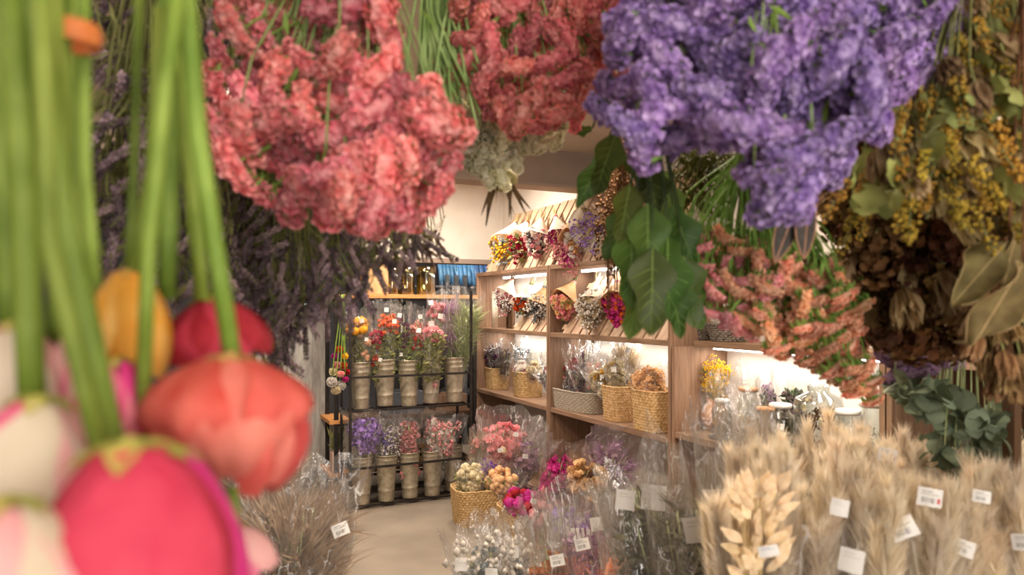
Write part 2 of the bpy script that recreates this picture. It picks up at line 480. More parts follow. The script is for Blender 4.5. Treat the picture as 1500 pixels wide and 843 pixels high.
# header wall over the way to the back room: its underside is level, its top end slopes up under the stair soffit
a0, a1, a2, a3 = PY(440, 381, YH), PY(640, 303, YH), PY(712, 277, YH), PY(735, 381, YH)
XH = PY(535, 381, YH).x
prof = [(XH, 1.75), (XW, 1.75), (XW, 2.44), (a2.x, 2.44), (a1.x, 2.44), (XH, 2.44)]
mb = MB(); n = len(prof)
mb.add([V((x, YH, z)) for x, z in prof] + [V((x, YH + .14, z)) for x, z in prof],
       [tuple(range(n)), tuple(range(2*n-1, n-1, -1))] + [(i, i + n, (i+1) % n + n, (i+1) % n) for i in range(n)])
struct('wall_header', mb, WHITE)
struct('trim_1', MB().box((XH, YH - .012, 1.72), (XW, YH + .16, 1.76)), BEAM)
# dropped beam across the shop
struct('trim_2', MB().box((XL, 4.0, 2.128), (XW, 4.2, 2.36)), BEAM)
struct('trim_3', MB().box((XL, 3.985, 2.12), (XW, 4.0, 2.14)), BEAM)

def lamp(x, y, z, r, w, col, lab):
    t = thing('added_ceiling_lamp', lab, 'lamp', (x, y, z))
    part(t, 'housing', MB().lathe([(r + .03, .055), (r + .03, -.01), (r, -.01), (r, .01)], 28, (x, y, z)), LIDW)
    part(t, 'diffuser', MB().lathe([(r, .0), (r * .5, -.004), (.001, -.005)], 28, (x, y, z)), LAMP)
    ld = bpy.data.lights.new('lamp_light', 'AREA'); ld.shape = 'DISK'; ld.size = r * 2; ld.energy = w; ld.color = col
    lo = bpy.data.objects.new('lamp_light', ld); COL.objects.link(lo); lo.parent = t; lo.location = (0, 0, -.02)
LL = ['added large round ceiling lamp near the unseen window', 'added round ceiling lamp beside the upside-down fresh ranunculus', 'added round ceiling lamp over the pampas bundles',
      'added round ceiling lamp over the dark end shelving unit', 'added round ceiling lamp hidden behind the dropped beam near the shelving', 'added round ceiling lamp in front of the grey cabinet',
      'added small round ceiling lamp above the bucket rack', 'added round ceiling lamp hidden in the back room']
for q, l in zip(LAMPS, LL): lamp(*q, l)

# ------------------------------------------------------------------ shelving along the wall
def unit(lab, ya, yb, top, shelves, leds, setback=0.0, lit=True):
    t = thing('shelving_unit', lab, 'shelving', (X0, (ya + yb) / 2, 0), 'walnut shelving along the wall')
    for y in (ya + .012, yb - .012):
        part(t, 'side_panel', MB().box((X0, y - .011, .0), (XW - .012, y + .011, top)), W_UP, smooth=False, bevel=.002)
    part(t, 'back_panel', MB().box((XW - .012, ya, .0), (XW - .002, yb, top)), WHITE if lit else W_DARK, smooth=False)  # unlit bay: its shade is put into a dark panel colour
    for z in shelves:
        sb = setback if z > 1 else 0.0
        part(t, 'shelf_board', MB().box((X0 + sb + .002, ya + .024, z - .03), (XW - .013, yb - .024, z)), W_FL, smooth=False, bevel=.002)
    for z in leds:
        part(t, 'led_strip', MB().box((2.52, ya + .06, z - .046), (2.55, yb - .06, z - .0305)), LED, smooth=False)
        ld = bpy.data.lights.new('led_light', 'AREA'); ld.shape = 'RECTANGLE'; ld.size = .04; ld.size_y = (yb - ya) - .15; ld.energy = LED_W; ld.color = (1, .92, .82)
        lo = bpy.data.objects.new('led_light', ld); COL.objects.link(lo); lo.parent = t
        lo.location = (2.535 - X0, 0, z - .05); lo.rotation_euler = (0, radians(12), 0)
    return t
unit('walnut shelving unit nearest the bucket rack with two straw baskets', 4.185, 5.42, 1.63, (.10, .68, 1.18, 1.63), (1.63, 1.18))
unit('walnut shelving unit holding the oval grey willow tray', 2.895, 4.18, 1.63, (.10, .68, 1.18, 1.63), (1.63, 1.18))
unit('walnut shelving unit holding the glass jars and yellow mimosa', 1.70, 2.89, 1.15, (.10, .72, 1.178), (1.178,), setback=.12)
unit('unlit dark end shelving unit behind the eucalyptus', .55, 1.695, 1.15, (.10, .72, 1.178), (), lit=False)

# leaning slatted boards: planks run up and down
def slats(lab, ya, yb, z0, z1, w=.088, gap=.022):
    t = thing('slatted_board', lab, 'display board', (X0 + .04, (ya + yb) / 2, z0), 'leaning slatted boards on the shelves')
    xa, xb = X0 + .035, XW - .06
    dz = z1 - z0; dx = xb - xa; Ls = sqrt(dx*dx + dz*dz)
    M = Matrix.Translation(V((xa, 0, z0)) - V(t.location)) @ Matrix.Rotation(math.atan2(dx, dz), 4, 'Y')
    me = MB().box((0, -w/2, 0), (.014, w/2, Ls)).mesh('slat', SLAT, None, False)
    y = ya + w/2 + .01
    while y + w/2 < yb - .005:
        put('slat', me, t, Matrix.Translation((0, y, 0)) @ M @ Matrix.Translation((0, 0, U(-.012, .0))))
        y += w + gap
    bm = MB()
    for k in (.12, .85):
        bm.box((.0145, ya + .01, Ls*k - .02), (.028, yb - .01, Ls*k + .02))
    put('batten', bm.mesh('batten', SLAT, None, False), t, M)
slats('slatted board on top of the unit nearest the bucket rack', 4.20, 5.38, 1.632, 2.12)
slats('slatted board on top of the unit above the willow tray', 2.95, 4.16, 1.632, 2.14)
slats('short slatted board beside the wooden picture frame', 4.24, 4.86, 1.182, 1.52)
slats('slatted board carrying the pink hydrangea bouquet and cream bouquet', 2.96, 4.13, 1.182, 1.56)

# ------------------------------------------------------------------ iron bucket rack
YR = 4.655
xl, xr = PY(513, 500, YR).x, PY(690, 500, YR).x
rk = thing('bucket_rack', 'black iron two-tier rack holding zinc flower buckets', 'rack', ((xl + xr) / 2, YR, 0))
for x in (xl, xr):
    for y, h in ((YR, 1.46), (YR + .26, 1.46)):
        part(rk, 'post', MB().box((x - .008, y - .008, .03), (x + .008, y + .008, h)), BLACK, smooth=False)
        part(rk, 'foot', MB().lathe([(.013, 0), (.013, .012), (.006, .016), (.006, .05)], 10, (x, y, 0), close=True), BLACK)
for z in (.285, .885):
    for y in (YR - .002, YR + .255):
        part(rk, 'rail', MB().box((xl, y - .007, z - .007), (xr, y + .007, z + .007)), BLACK, smooth=False)
    for x in (xl, xr):
        part(rk, 'side_rail', MB().box((x - .006, YR, z - .006), (x + .006, YR + .26, z + .006)), BLACK, smooth=False)
for z in (.018, .655):
    for y in (YR + .05, YR + .16):
        part(rk, 'support_bar', MB().box((xl, y - .006, z - .006), (xr, y + .006, z + .006)), BLACK, smooth=False)
    for x in (xl, xr):
        part(rk, 'side_rail', MB().box((x - .006, YR, z - .006), (x + .006, YR + .26, z + .006)), BLACK, smooth=False)
part(rk, 'brace', MB().tube([(xl, YR + .26, .05), (xr, YR + .26, .86)], .006, 5), BLACK)
part(rk, 'brace', MB().tube([(xr, YR + .262, .05), (xl, YR + .262, .86)], .006, 5), BLACK)
for x in (xl,):
    part(rk, 'clamp', MB().lathe([(.016, 0), (.016, .05), (.01, .055)], 10, (x, YR, .21), close=True), STEEL)

def bucket_mesh(h, r0, r1):
    mb = MB()
    pr = [(.001, .004), (r0 - .004, .004), (r0, 0), (r0 + .003, .006)]
    for k in range(1, 9):
        t = k / 9; r = r0 + (r1 - r0) * t
        pr.append((r, h * t))
        if k in (2, 7, 8): pr += [(r + .003, h * t + .004), (r + .0005, h * t + .009)]
    pr += [(r1, h - .004), (r1 + .005, h - .002), (r1 + .005, h + .003), (r1 - .001, h + .002), (r1 - .004, h - .02), (r0, .02), (.001, .02)]
    mb.lathe(pr, 30)
    return mb.mesh('bucket', ZINC)
BK = bucket_mesh(.315, .051, .073)
UPPER = [529, 564, 599, 631, 666]
LOWER = [529, 565, 600, 633, 668]
BL = ['zinc bucket of yellow helichrysum on the upper tier', 'zinc bucket of red and orange flowers on the upper tier', 'zinc bucket of plum mixed flowers on the upper tier',
      'zinc bucket of peach pink rodanthe on the upper tier', 'zinc bucket of tall grey-green grass on the upper tier',
      'zinc bucket of purple statice on the lower tier', 'zinc bucket of small white and lilac flowers on the lower tier', 'zinc bucket of coral statice on the lower tier',
      'zinc bucket of blush white statice on the lower tier', 'empty zinc bucket at the end of the lower tier']
BPOS = []
for i in range(10):
    up = i < 5
    x = PY((UPPER + LOWER)[i], 550, YR + .105).x
    z = (.664 if up else .026) + [0, .012, .0, .012, .008, 0, .004, .006, .0, .0][i]
    y = YR + .10 + (0.07 if i == 9 else U(-.006, .006))
    if i == 9: z = .0265
    o = put('zinc_bucket', BK); o.location = (x, y, z); o.rotation_euler = (U(-.02, .02), U(-.03, .03), U(0, 6))
    o['label'] = BL[i]; o['category'] = 'bucket'; o['group'] = 'zinc buckets on the iron rack'
    BPOS.append(V((x, y, z)))

# ------------------------------------------------------------------ wooden shelf rack behind
Y2 = 4.99
xa, xb = PY(487, 500, Y2).x, PY(700, 500, Y2).x
wr = thing('shelf_rack', 'black framed shelf rack with orange pine boards behind the buckets', 'rack', ((xa + xb) / 2, Y2, 0))
for x in (xa + .03, xb - .02):
    for y in (Y2 + .02, Y2 + .33):
        part(wr, 'post', MB().box((x - .014, y - .014, 0), (x + .014, y + .014, 1.41)), BLACK, smooth=False)
for z in (.19, .56, 1.44):
    if z > 1: part(wr, 'shelf_board', MB().box((xa - .02, Y2, z - .028), (xb, Y2 + .35, z)), ORANGE_WOOD, smooth=False, bevel=.002)
    else:
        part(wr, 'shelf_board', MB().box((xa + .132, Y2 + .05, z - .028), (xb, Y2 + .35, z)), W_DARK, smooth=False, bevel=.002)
        part(wr, 'end_board', MB().box((xa - .02, Y2, z - .028), (xa + .13, Y2 + .35, z)), ORANGE_WOOD, smooth=False, bevel=.002)
    for y in (Y2 + .02, Y2 + .33):
        part(wr, 'rail', MB().box((xa + .03, y - .008, z - .045), (xb - .02, y + .008, z - .0285)), BLACK, smooth=False)

# things on its top board
def vase(lab, x, y, z, h, r, m, grp):
    mb = MB()
    mb.lathe([(.001, .006), (r * .92, .006), (r * .97, 0), (r, .01), (r, h * .8), (r * 1.03, h), (r * .97, h), (r * .94, h * .8), (r * .94, .012), (.001, .012)], 26, (x, y, z))
    single('glass_vase', lab, 'vase', mb, m, grp, base=(x, y, z))
for i, (px, w, h, lab) in enumerate([(574, 11, 40, 'olive amber glass cylinder vase beside the kraft box'), (596, 11, 41, 'olive amber glass cylinder vase in the middle of three'),
                                     (624, 14, 41, 'widest olive amber glass vase at the end of the pine board')]):
    p = PY(px, 428, Y2 + .17); d = (p - EYEPOS).dot(FW)
    vase(lab, p.x, p.y, 1.441, pxm(h, d), pxm(w, d), AMBER, 'amber vases on the pine board')
p = PY(548, 428, Y2 + .14)
kb = thing('kraft_box', 'brown kraft cardboard box on the pine shelf top', 'box', (p.x, p.y, 1.441))
part(kb, 'body', MB().box((p.x - .085, p.y - .08, 1.441), (p.x + .085, p.y + .08, 1.66)), KRAFT, smooth=False, bevel=.003)
for s in (-1, 1):
    part(kb, 'flap', MB().box((p.x - .083, -.08, 0), (p.x + .083, 0, .003), M=Matrix.Translation((0, p.y + s * .079, 1.661)) @ Matrix.Rotation(s * .2 - (pi if s < 0 else 0) * 0, 4, 'X') if s > 0 else
                              Matrix.Translation((0, p.y - .079, 1.661)) @ Matrix.Rotation(-.2, 4, 'X') @ Matrix.Translation((0, .08, 0))), KRAFT, smooth=False)

# grey panelled cabinet
c0 = PZ(479, 718, 0)
gx, gy = c0.x, c0.y
cb = thing('grey_cabinet', 'distressed grey painted cabinet with grooved panel door on short legs', 'cabinet', (gx - .25, gy + .2, 0))
GREYP = mat('distressed grey paint', '93908C', 'B4B0AA', scale=9, rough=.8, vary=.04, bump=.15, stretch=(4, 4, 1), detail=6)
part(cb, 'body', MB().box((gx - .55, gy + .022, .16), (gx, gy + .42, 1.29)), GREYP, smooth=False, bevel=.003)
part(cb, 'cabinet_top', MB().box((gx - .565, gy - .01, 1.29), (gx + .012, gy + .43, 1.31)), GREYP, smooth=False, bevel=.003)
for sx in (gx - .53, gx - .02):
    for sy in (gy + .04, gy + .4):
        part(cb, 'leg', MB().box((sx - .02, sy - .02, 0), (sx + .02, sy + .02, .1595)), GREYP, smooth=False, bevel=.002)
dr = part(cb, 'door', MB().box((gx - .54, gy, .175), (gx - .01, gy + .0215, 1.28)), GREYP, smooth=False, bevel=.003)
for k in range(4):
    q = .035 + k * .026; lo = V((gx - .54 + q, gy - .005, .175 + q)); hi = V((gx - .01 - q, gy - .0002, 1.28 - q)); w = .009
    mb = MB()
    for b0, b1 in (((lo.x, lo.z), (hi.x, lo.z + w)), ((lo.x, hi.z - w), (hi.x, hi.z)), ((lo.x, lo.z + w), (lo.x + w, hi.z - w)), ((hi.x - w, lo.z + w), (hi.x, hi.z - w))):
        mb.box((b0[0], lo.y, b0[1]), (b1[0], hi.y, b1[1]))
    o = put('moulding', mb.mesh('moulding', GREYP, V(cb.location), False), dr)
part(cb, 'door_knob', MB().ball((gx - .48, gy - .02, .75), .016, lvl=2), STEEL)
p = PY(448, 460, gy + .2)
mb = MB().lathe([(.001, .004), (.045, 0), (.062, .06), (.05, .12), (.03, .16), (.036, .19), (.028, .16), (.046, .12), (.057, .06), (.001, .01)], 22, (p.x, p.y, 1.311))
single('glass_vase', 'blue grey glass bottle vase standing on the grey cabinet', 'vase', mb, BLUEG, base=(p.x, p.y, 1.311))
p = PY(469, 458, gy + .12)
t = thing('dried_plant_pot', 'small pot of dried tufted plant on the grey cabinet', 'plant', (p.x, p.y, 1.311))
part(t, 'pot', MB().lathe([(.001, 0), (.03, 0), (.04, .04), (.037, .04), (.001, .035)], 16, (p.x, p.y, 1.311)), TERRA)
mb = MB()
for i in range(120):
    a, b = U(0, 6.28), U(.1, 1.2); q = V((cos(a)*sin(b), sin(a)*sin(b), cos(b)))
    mb.hair((p.x, p.y, 1.34), V((p.x, p.y, 1.34)) + q * U(.05, .1), .003)
part(t, 'tuft', mb, STRAWG, stuff=True)

# back room: steel rack with blue covered bundles
BLUEC = mat('blue plastic cover', '3F6FA6', '6E9BCB', scale=14, rough=.4, vary=.2, bump=.5)
br = thing('steel_rack', 'grey steel storage rack in the dark back room', 'rack', (2.0, 6.6, 0))
for px in (655, 668, 681, 705):
    q = PY(px, 400, 6.5)
    part(br, 'post', MB().box((q.x - .018, 6.48, 0), (q.x + .018, 6.52, 1.66)), STEEL, smooth=False)
qa, qb = PY(600, 400, 6.7).x, PY(742, 400, 6.7).x
for z in (.5, 1.05, 1.56):
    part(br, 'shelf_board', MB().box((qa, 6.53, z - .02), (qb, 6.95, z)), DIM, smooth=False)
for i, (px, w, lab) in enumerate([(652, .10, 'blue plastic wrapped bundle beside the amber vases'), (676, .11, 'blue plastic wrapped bundle in the middle of the steel rack'), (708, .15, 'wide blue striped bundle at the wall end of the steel rack')]):
    q = PY(px, 392, 6.7)
    mb = MB()
    for k in range(5):
        xx = q.x - w + 2 * w * (k + .5) / 5
        mb.tube([(xx, 6.56 + U(0, .03), 1.561), (xx, 6.6, 1.68), (xx, 6.64, 1.80 + U(-.03, .03))], w / 3.9, 8)
    single('blue_bundle', lab, 'bundle', mb, BLUEC, 'blue bundles in the back room', base=(q.x, 6.7, 1.561))
q = PY(692, 605, 4.98)
# storage crates in the shade behind the buckets
for i, (px, py, w, h, m, lab) in enumerate([(560, 688, .16, .14, W_UP, 'wooden crate on the low pine board behind the buckets'), (640, 688, .14, .10, KRAFT, 'kraft carton on the low pine board'),
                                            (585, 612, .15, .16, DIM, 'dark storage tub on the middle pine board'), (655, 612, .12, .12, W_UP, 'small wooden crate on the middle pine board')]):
    p = PY(px, py, Y2 + .18); z = .191 if py > 650 else .561
    t = thing('storage_crate', lab, 'crate', (p.x, p.y, z), 'crates behind the buckets')
    for s in (-1, 1):
        part(t, 'side', MB().box((p.x - w, p.y + s * .1 - .006, z), (p.x + w, p.y + s * .1 + .006, z + h)), m, smooth=False)
        part(t, 'end', MB().box((p.x + s * w - .006, p.y - .094, z), (p.x + s * w + .006, p.y + .094, z + h)), m, smooth=False)
    part(t, 'base', MB().box((p.x - w + .006, p.y - .094, z), (p.x + w - .006, p.y + .094, z + .01)), m, smooth=False)
# pink pot at the end of the low board
p = PY(493, 690, Y2 + .07)
t = thing('plant_pot', 'pale pink square pot with trailing olive plant on the low pine board', 'plant', (p.x, p.y, .191))
PINKP = mat('pale pink pot', 'C9AC9C', 'D6BAAA', scale=8, rough=.6, vary=0)
part(t, 'pot', MB().box((p.x - .04, p.y - .04, .191), (p.x + .04, p.y + .04, .33)), PINKP, smooth=False, bevel=.004)
mb = MB()
for i in range(50):
    a = U(0, 6.28); e = V((cos(a) * U(.02, .07), sin(a) * .05, U(.04, .2)))
    c = V((p.x, p.y, .32)); mb.blade(c + e * .4, c + e, .008)
part(t, 'foliage', mb, OLIVE, stuff=True)
# ------------------------------------------------------------------ plants: small heads written into one mesh
def head(mb, c, nrm, r, kind, mi):
    c = V(c); nrm = V(nrm).normalized()
    if kind == 'ruffle':
        mb.ruffle(c, nrm, r, mi); mb.ruffle(c + nrm * r * .25, nrm + V((U(-.4,.4), U(-.4,.4), U(-.4,.4))), r * .75, mi)
    elif kind == 'ball':
        mb.ball(c, r, mi, sq=.85, ax=nrm, lvl=1, jit=.12)
    elif kind == 'daisy':
        a = nrm.orthogonal().normalized(); b = nrm.cross(a)
        for k in range(9):
            w = 2 * pi * k / 9 + U(-.2, .2); e = a * cos(w) + b * sin(w); s = b * cos(w) - a * sin(w)
            for lift, q in ((.25, 1.0), (.6, .7)):
                mb.add([c, c + e * r * .6 * q + s * r * .28 + nrm * r * lift * .6, c + e * r * q + nrm * r * lift, c + e * r * .6 * q - s * r * .28 + nrm * r * lift * .6], [(0, 1, 2, 3)], mi)
    elif kind == 'sprig':
        ax = nrm
        for k in range(7):
            q = c - ax * r * k * .45 + V((U(-1,1), U(-1,1), U(-1,1))) * r * .45
            mb.ruffle(q, V((U(-1,1), U(-1,1), U(-1,1))) + ax * .6, r * .5, mi, lobes=4)
    elif kind == 'dots':
        for k in range(9):
            q = c + V((U(-1,1), U(-1,1), U(-1,1))) * r
            mb.ball(q, r * U(.16, .3), mi, lvl=0)
    elif kind == 'tuft':
        for k in range(16):
            q = (nrm * U(.5, 1.2) + V((U(-1,1), U(-1,1), U(-1,1))) * .45)
            mb.hair(c - nrm * r * U(0, 1.4), c + q * r, r * .035, mi)
    elif kind == 'leaf':
        for k in range(4):
            q = (nrm * .5 + V((U(-1,1), U(-1,1), U(-1,1)))).normalized()
            mb.blade(c, c + q * r * U(.8, 1.6), r * .28, mi)

def axes(a):
    a = V(a).normalized(); x = a.cross(V((.13, .97, .2))).normalized(); return x, a.cross(x)

def bunch_meshes(base, top, r0, r1, heads, stems, dome=.5, lo=0.0):
    """heads: (kind, slot, size, count, lo, hi); returns stems mesh builder and flowers mesh builder"""
    base, top = V(base), V(top); ax = top - base; L = ax.length; a = ax.normalized(); x, y = axes(a)
    st, fl = MB(), MB()
    def pos(t, rr, w):
        r = r0 + (r1 - r0) * t ** 1.3
        return base + ax * t + (x * cos(w) + y * sin(w)) * r * rr
    for i in range(stems):
        w, rr = U(0, 6.28), sqrt(U(0, 1)) * .9
        e = pos(1 - dome * .3 * rr * rr - U(0, .06), rr, w)
        b = pos(lo, rr * .7, w); m = pos(.5, rr * .8, w)
        st.tube([b, m, e], .0018, 3)
        for k in range(4):
            t = U(.3, .85); q = pos(t, rr * .9, w)
            st.blade(q, q + (a * .6 + V((U(-1,1), U(-1,1), U(-1,1))) * .7) * L * .07, L * .008, 1)
    for kind, slot, size, cnt, h0, h1 in heads:
        for i in range(cnt):
            w = U(0, 6.28); t = U(h0, h1)
            rr = sqrt(U(.15, 1)) * .92
            t2 = t - dome * .25 * rr * rr * (1 if h1 > .8 else .3)
            c = pos(t2, rr, w)
            out = (x * cos(w) + y * sin(w)) * rr * .8 + a * .7 + V((U(-.4,.4), U(-.4,.4), U(-.4,.4)))
            head(fl, c, out, size * U(.75, 1.2), kind, slot)
    return st, fl

def sleeve_mb(base, top, r0, r1, ext=.12, n=30, rows=9, flat=.85, rag=.05, seed=None):
    base, top = V(base), V(top); ax = top - base; a = ax.normalized(); x, y = axes(a); L = ax.length
    ph = U(0, 100); mb = MB()
    # turn the flat side of the bag towards the aisle
    vs = []
    for i in range(rows + 1):
        t = i / rows * (1 + ext)
        for j in range(n):
            w = 2 * pi * j / n
            r = (r0 + (r1 - r0) * min(t, 1.15) ** 1.1) * (1.06 + .10 * noise.noise(V((cos(w) * 2 + ph, sin(w) * 2, t * 2.2))) + .035 * sin(9 * w + ph + 3 * t) * (0.3 + t))
            h = t * L + (noise.noise(V((cos(w) * 2.5, sin(w) * 2.5, ph))) * rag * L * 2.2 if i == rows else 0)
            r *= 1 + U(-.045, .045) * (.3 + t)
            vs.append(base + a * (h + U(-.012, .012) * (0 < i)) + x * cos(w) * r + y * sin(w) * r * flat)
    fs = [(i*n+j, i*n+(j+1) % n, (i+1)*n+(j+1) % n, (i+1)*n+j) for i in range(rows) for j in range(n)]
    mb.add(vs, fs)
    return mb

def tag_mesh(w, h, m):
    mb = MB().grid(lambda u, v: ((u - .5) * w, (v - .5) * h, .06 * w * sin(pi * u)), 6, 1)
    return mb.mesh('price_tag', m)
TAGME = [tag_mesh(.034, .026, TAGS[0]), tag_mesh(.034, .028, TAGS[1]), tag_mesh(.03, .03, TAGS[2]), tag_mesh(.04, .022, TAG_INK)]
def add_tag(root, pos, k=0, s=1.0, roll=None, name='price_tag'):
    to = (EYEPOS - V(pos)); to.z *= .5; to = (to.normalized() + V((U(-.25,.25), U(-.25,.25), U(-.1,.25)))).normalized()
    z = to; x = UP.cross(z).normalized(); y = z.cross(x)
    M = Matrix((x, y, z)).transposed().to_4x4() @ Matrix.Rotation(U(-.35, .35) if roll is None else roll, 4, 'Z')
    M = Matrix.Translation(V(pos) - V(root.location)) @ M @ Matrix.Scale(s, 4)
    return put(name, TAGME[k], root, M)

def bag(name, lab, base, top, r0, r1, heads, mats, stems=14, smats=None, filmm=None, ext=.12, grp=None, tags=(), dome=.5, lo=0.0, cat='bouquet', flat=.85, rag=.05):
    t = thing(name, lab, cat, base, grp)
    if grp == G1: r1 *= 1.15; heads = [(k, sl, sz * 1.15, int(ct * 1.3), a, b) for k, sl, sz, ct, a, b in heads]
    heads = [(k, sl, sz * (1.3 if k in ('ball', 'ruffle', 'sprig', 'leaf') else 1.0), int(ct * (1.6 if k == 'leaf' else 1.3)), a, b) for k, sl, sz, ct, a, b in heads]
    st, fl = bunch_meshes(base, top, r0 * .8, r1 * .9, heads, stems, dome, lo)
    part(t, 'stems', st, smats or [STEMG, OLIVE], stuff=True)
    if fl.v: part(t, 'flower_heads', fl, mats, stuff=True)
    part(t, 'cellophane_sleeve', sleeve_mb(base, top, r0, r1, ext, flat=flat, rag=rag), filmm or FILM, smooth=False)
    ax = V(top) - V(base)
    for tg in tags:
        k, h, off = tg[:3]; s = tg[3] if len(tg) > 3 else 1
        c = V(base) + ax * h; to = (EYEPOS - c); to.z = 0; to.normalize(); side = UP.cross(to)
        r = (r0 + (r1 - r0) * h)
        add_tag(t, c + to * r * 1.12 * sqrt(max(.05, 1 - off * off)) + side * r * off, k, s)
    return t

# ------------------------------------------------------------------ flowers standing in the zinc buckets
G1 = 'wrapped bunches in the zinc buckets'
def at_bucket(i, dx=0, dy=0): return BPOS[i] + V((dx, dy, .03))
def btop(i, px, py, dy=0.0): return PY(px, py, YR + .10 + dy)
bag('wrapped_bunch', 'cellophane bunch of bright yellow helichrysum in the end bucket', at_bucket(0, -.012), btop(0, 524, 466), .035, .078,
    [('ball', 0, .022, 12, .93, 1.0), ('ball', 0, .016, 5, .8, .92), ('leaf', 1, .02, 60, .45, .92)], [YEL, OLIVE], grp=G1, tags=[(2, .97, .3)])
bag('wrapped_bunch', 'cellophane bunch of small peach helichrysum tucked under the yellow one', at_bucket(0, .03, -.02), btop(0, 536, 492, -.05), .02, .035,
    [('ball', 0, .013, 7, .7, .98), ('leaf', 1, .015, 20, .4, .8)], [PEACH, OLIVE], stems=6, grp=G1, tags=[(2, .95, .1, .8)])
bag('wrapped_bunch', 'cellophane bunch of orange red safflower topping the second bucket', at_bucket(1, .012), btop(1, 568, 458), .035, .075,
    [('ruffle', 0, .016, 30, .86, 1.0), ('ball', 0, .012, 16, .84, 1.0), ('leaf', 1, .022, 60, .4, .9)], [ORG, OLIVE], grp=G1, tags=[(2, .9, .55), (2, 1.03, -.1)])
bag('wrapped_bunch', 'cellophane bunch of crimson flowers beside the yellow bunch', at_bucket(1, -.03, -.01), btop(1, 548, 476, -.03), .02, .045,
    [('ruffle', 0, .015, 20, .8, 1.0), ('ruffle', 2, .015, 9, .50, .62), ('leaf', 1, .018, 40, .3, .85)], [RED, OLIVE, ORG], stems=8, grp=G1, tags=[(2, .55, .5, .8)])
bag('wrapped_bunch', 'cellophane bunch of deep plum statice in the middle bucket', at_bucket(2, -.02), btop(2, 588, 462), .025, .055,
    [('sprig', 0, .02, 26, .8, 1.0), ('leaf', 1, .024, 40, .3, .85)], [PLUM, OLIVE], stems=10, grp=G1, tags=[(2, 1.0, -.2), (2, .55, -.4, .8)])
bag('wrapped_bunch', 'cellophane bunch of burgundy and dusty pink sprigs with a folded tag', at_bucket(2, .03, -.01), btop(2, 612, 464, -.02), .025, .05,
    [('sprig', 0, .018, 12, .85, 1.0), ('sprig', 1, .018, 12, .78, .95), ('leaf', 2, .024, 40, .3, .85)], [PINK, RED, OLIVE], stems=10, grp=G1, tags=[(2, .84, .2, 1.1), (2, 1.0, .3)])
bag('wrapped_bunch', 'tall cellophane bunch of peach pink rodanthe at the back of its bucket', at_bucket(3, .01, .03), btop(3, 640, 444, .04), .03, .06,
    [('ruffle', 0, .02, 18, .86, 1.02), ('leaf', 1, .02, 30, .4, .85)], [PINK, OLIVE], grp=G1, tags=[(2, 1.0, -.6, 1.1), (2, .86, .5, 1.2)])
bag('wrapped_bunch', 'low wide cellophane bunch of peach pink rodanthe with leafy stems', at_bucket(3, -.004, -.03), btop(3, 634, 474, -.05), .04, .088,
    [('ruffle', 0, .020, 22, .86, 1.0), ('ruffle', 0, .018, 4, .12, .3), ('leaf', 1, .026, 110, .3, .92)], [PINK, OLIVE], grp=G1, tags=[(2, 1.0, -.1, 1.2)])
bag('wrapped_bunch', 'tall cellophane bunch of fine grey-green grass in the last upper bucket', at_bucket(4, .02), btop(4, 686, 444), .03, .095,
    [('tuft', 0, .09, 46, .45, 1.0), ('leaf', 1, .02, 24, .4, .9)], [STEMG, OLIVE], stems=40, grp=G1, ext=.14)
bag('wrapped_bunch', 'slender cellophane bunch of dark mauve grass behind the peach rodanthe', at_bucket(4, -.03, .04), btop(4, 660, 440, .05), .02, .05,
    [('tuft', 0, .08, 22, .5, 1.0), ('sprig', 0, .016, 14, .8, 1.0)], [MAUVE], stems=18, grp=G1, ext=.14)
bag('wrapped_bunch', 'cellophane bunch of vivid purple statice in a lower bucket', at_bucket(5, .01), btop(5, 535, 612), .035, .125,
    [('sprig', 0, .028, 40, .78, 1.0), ('ruffle', 0, .015, 40, .74, 1.0)], [LILAC], grp=G1, stems=20, ext=.1)
bag('wrapped_bunch', 'cellophane bunch of tiny white and lilac flowers in a lower bucket', at_bucket(6, .008), btop(6, 570, 622), .03, .075,
    [('sprig', 0, .02, 14, .75, 1.0), ('dots', 1, .03, 24, .6, 1.0)], [LILAC, WHT], grp=G1, stems=22)
bag('wrapped_bunch', 'cellophane bunch of coral statice in a lower bucket', at_bucket(7), btop(7, 598, 616), .03, .085,
    [('sprig', 0, .026, 34, .45, 1.0), ('ruffle', 0, .015, 30, .5, 1.0)], [ROSE], grp=G1, stems=18, tags=[])
bag('wrapped_bunch', 'wide cellophane bunch of blush white statice in a lower bucket', at_bucket(8, .01), btop(8, 650, 614), .035, .135,
    [('sprig', 0, .024, 40, .6, 1.0), ('dots', 1, .04, 26, .55, 1.0)], [WHT, PINK], grp=G1, stems=24, ext=.1)

# little upside-down bunch of fresh flowers on the rack post
p0 = PY(502, 432, YR - .06)
t = thing('hanging_ranunculus_bunch', 'upside-down bunch of orange pink and white ranunculus on the iron rack', 'bouquet', p0)
st = MB()
HEADS = [(497, 512, ORG, .022), (505, 522, YEL, .02), (490, 522, MAG, .018), (503, 536, ORG, .022), (494, 535, PINK, .022), (508, 545, RED, .018),
         (488, 545, CREAM, .024), (499, 548, PINK, .02), (486, 560, WHT, .03), (499, 565, WHT, .03), (492, 572, CREAM, .026), (506, 556, MAG, .018)]
for (hx, hy, m, r) in HEADS:
    e = PY(hx, hy, YR - .06 + U(-.04, .03))
    r *= 1.45
    st.tube(bez(p0 + V((U(-.012,.012), U(-.01,.01), 0)), p0 + V((U(-.02,.02), 0, -.12)), e + V((0, 0, .1)), e, 4), .0035, 5)
    mb = MB(); c = V(e)
    mb.ball(c, r * .6, lvl=1)
    for k in range(3):
        for j in range(7):
            w = j * .9 + k * .4; d = V((cos(w), sin(w), -.5 + .5 * k))
            mb.ruffle(c + d * r * .45, d, r * .55, lobes=4)
    part(t, 'flower_head', mb, m)
part(t, 'stems', st, GREEN, stuff=True)
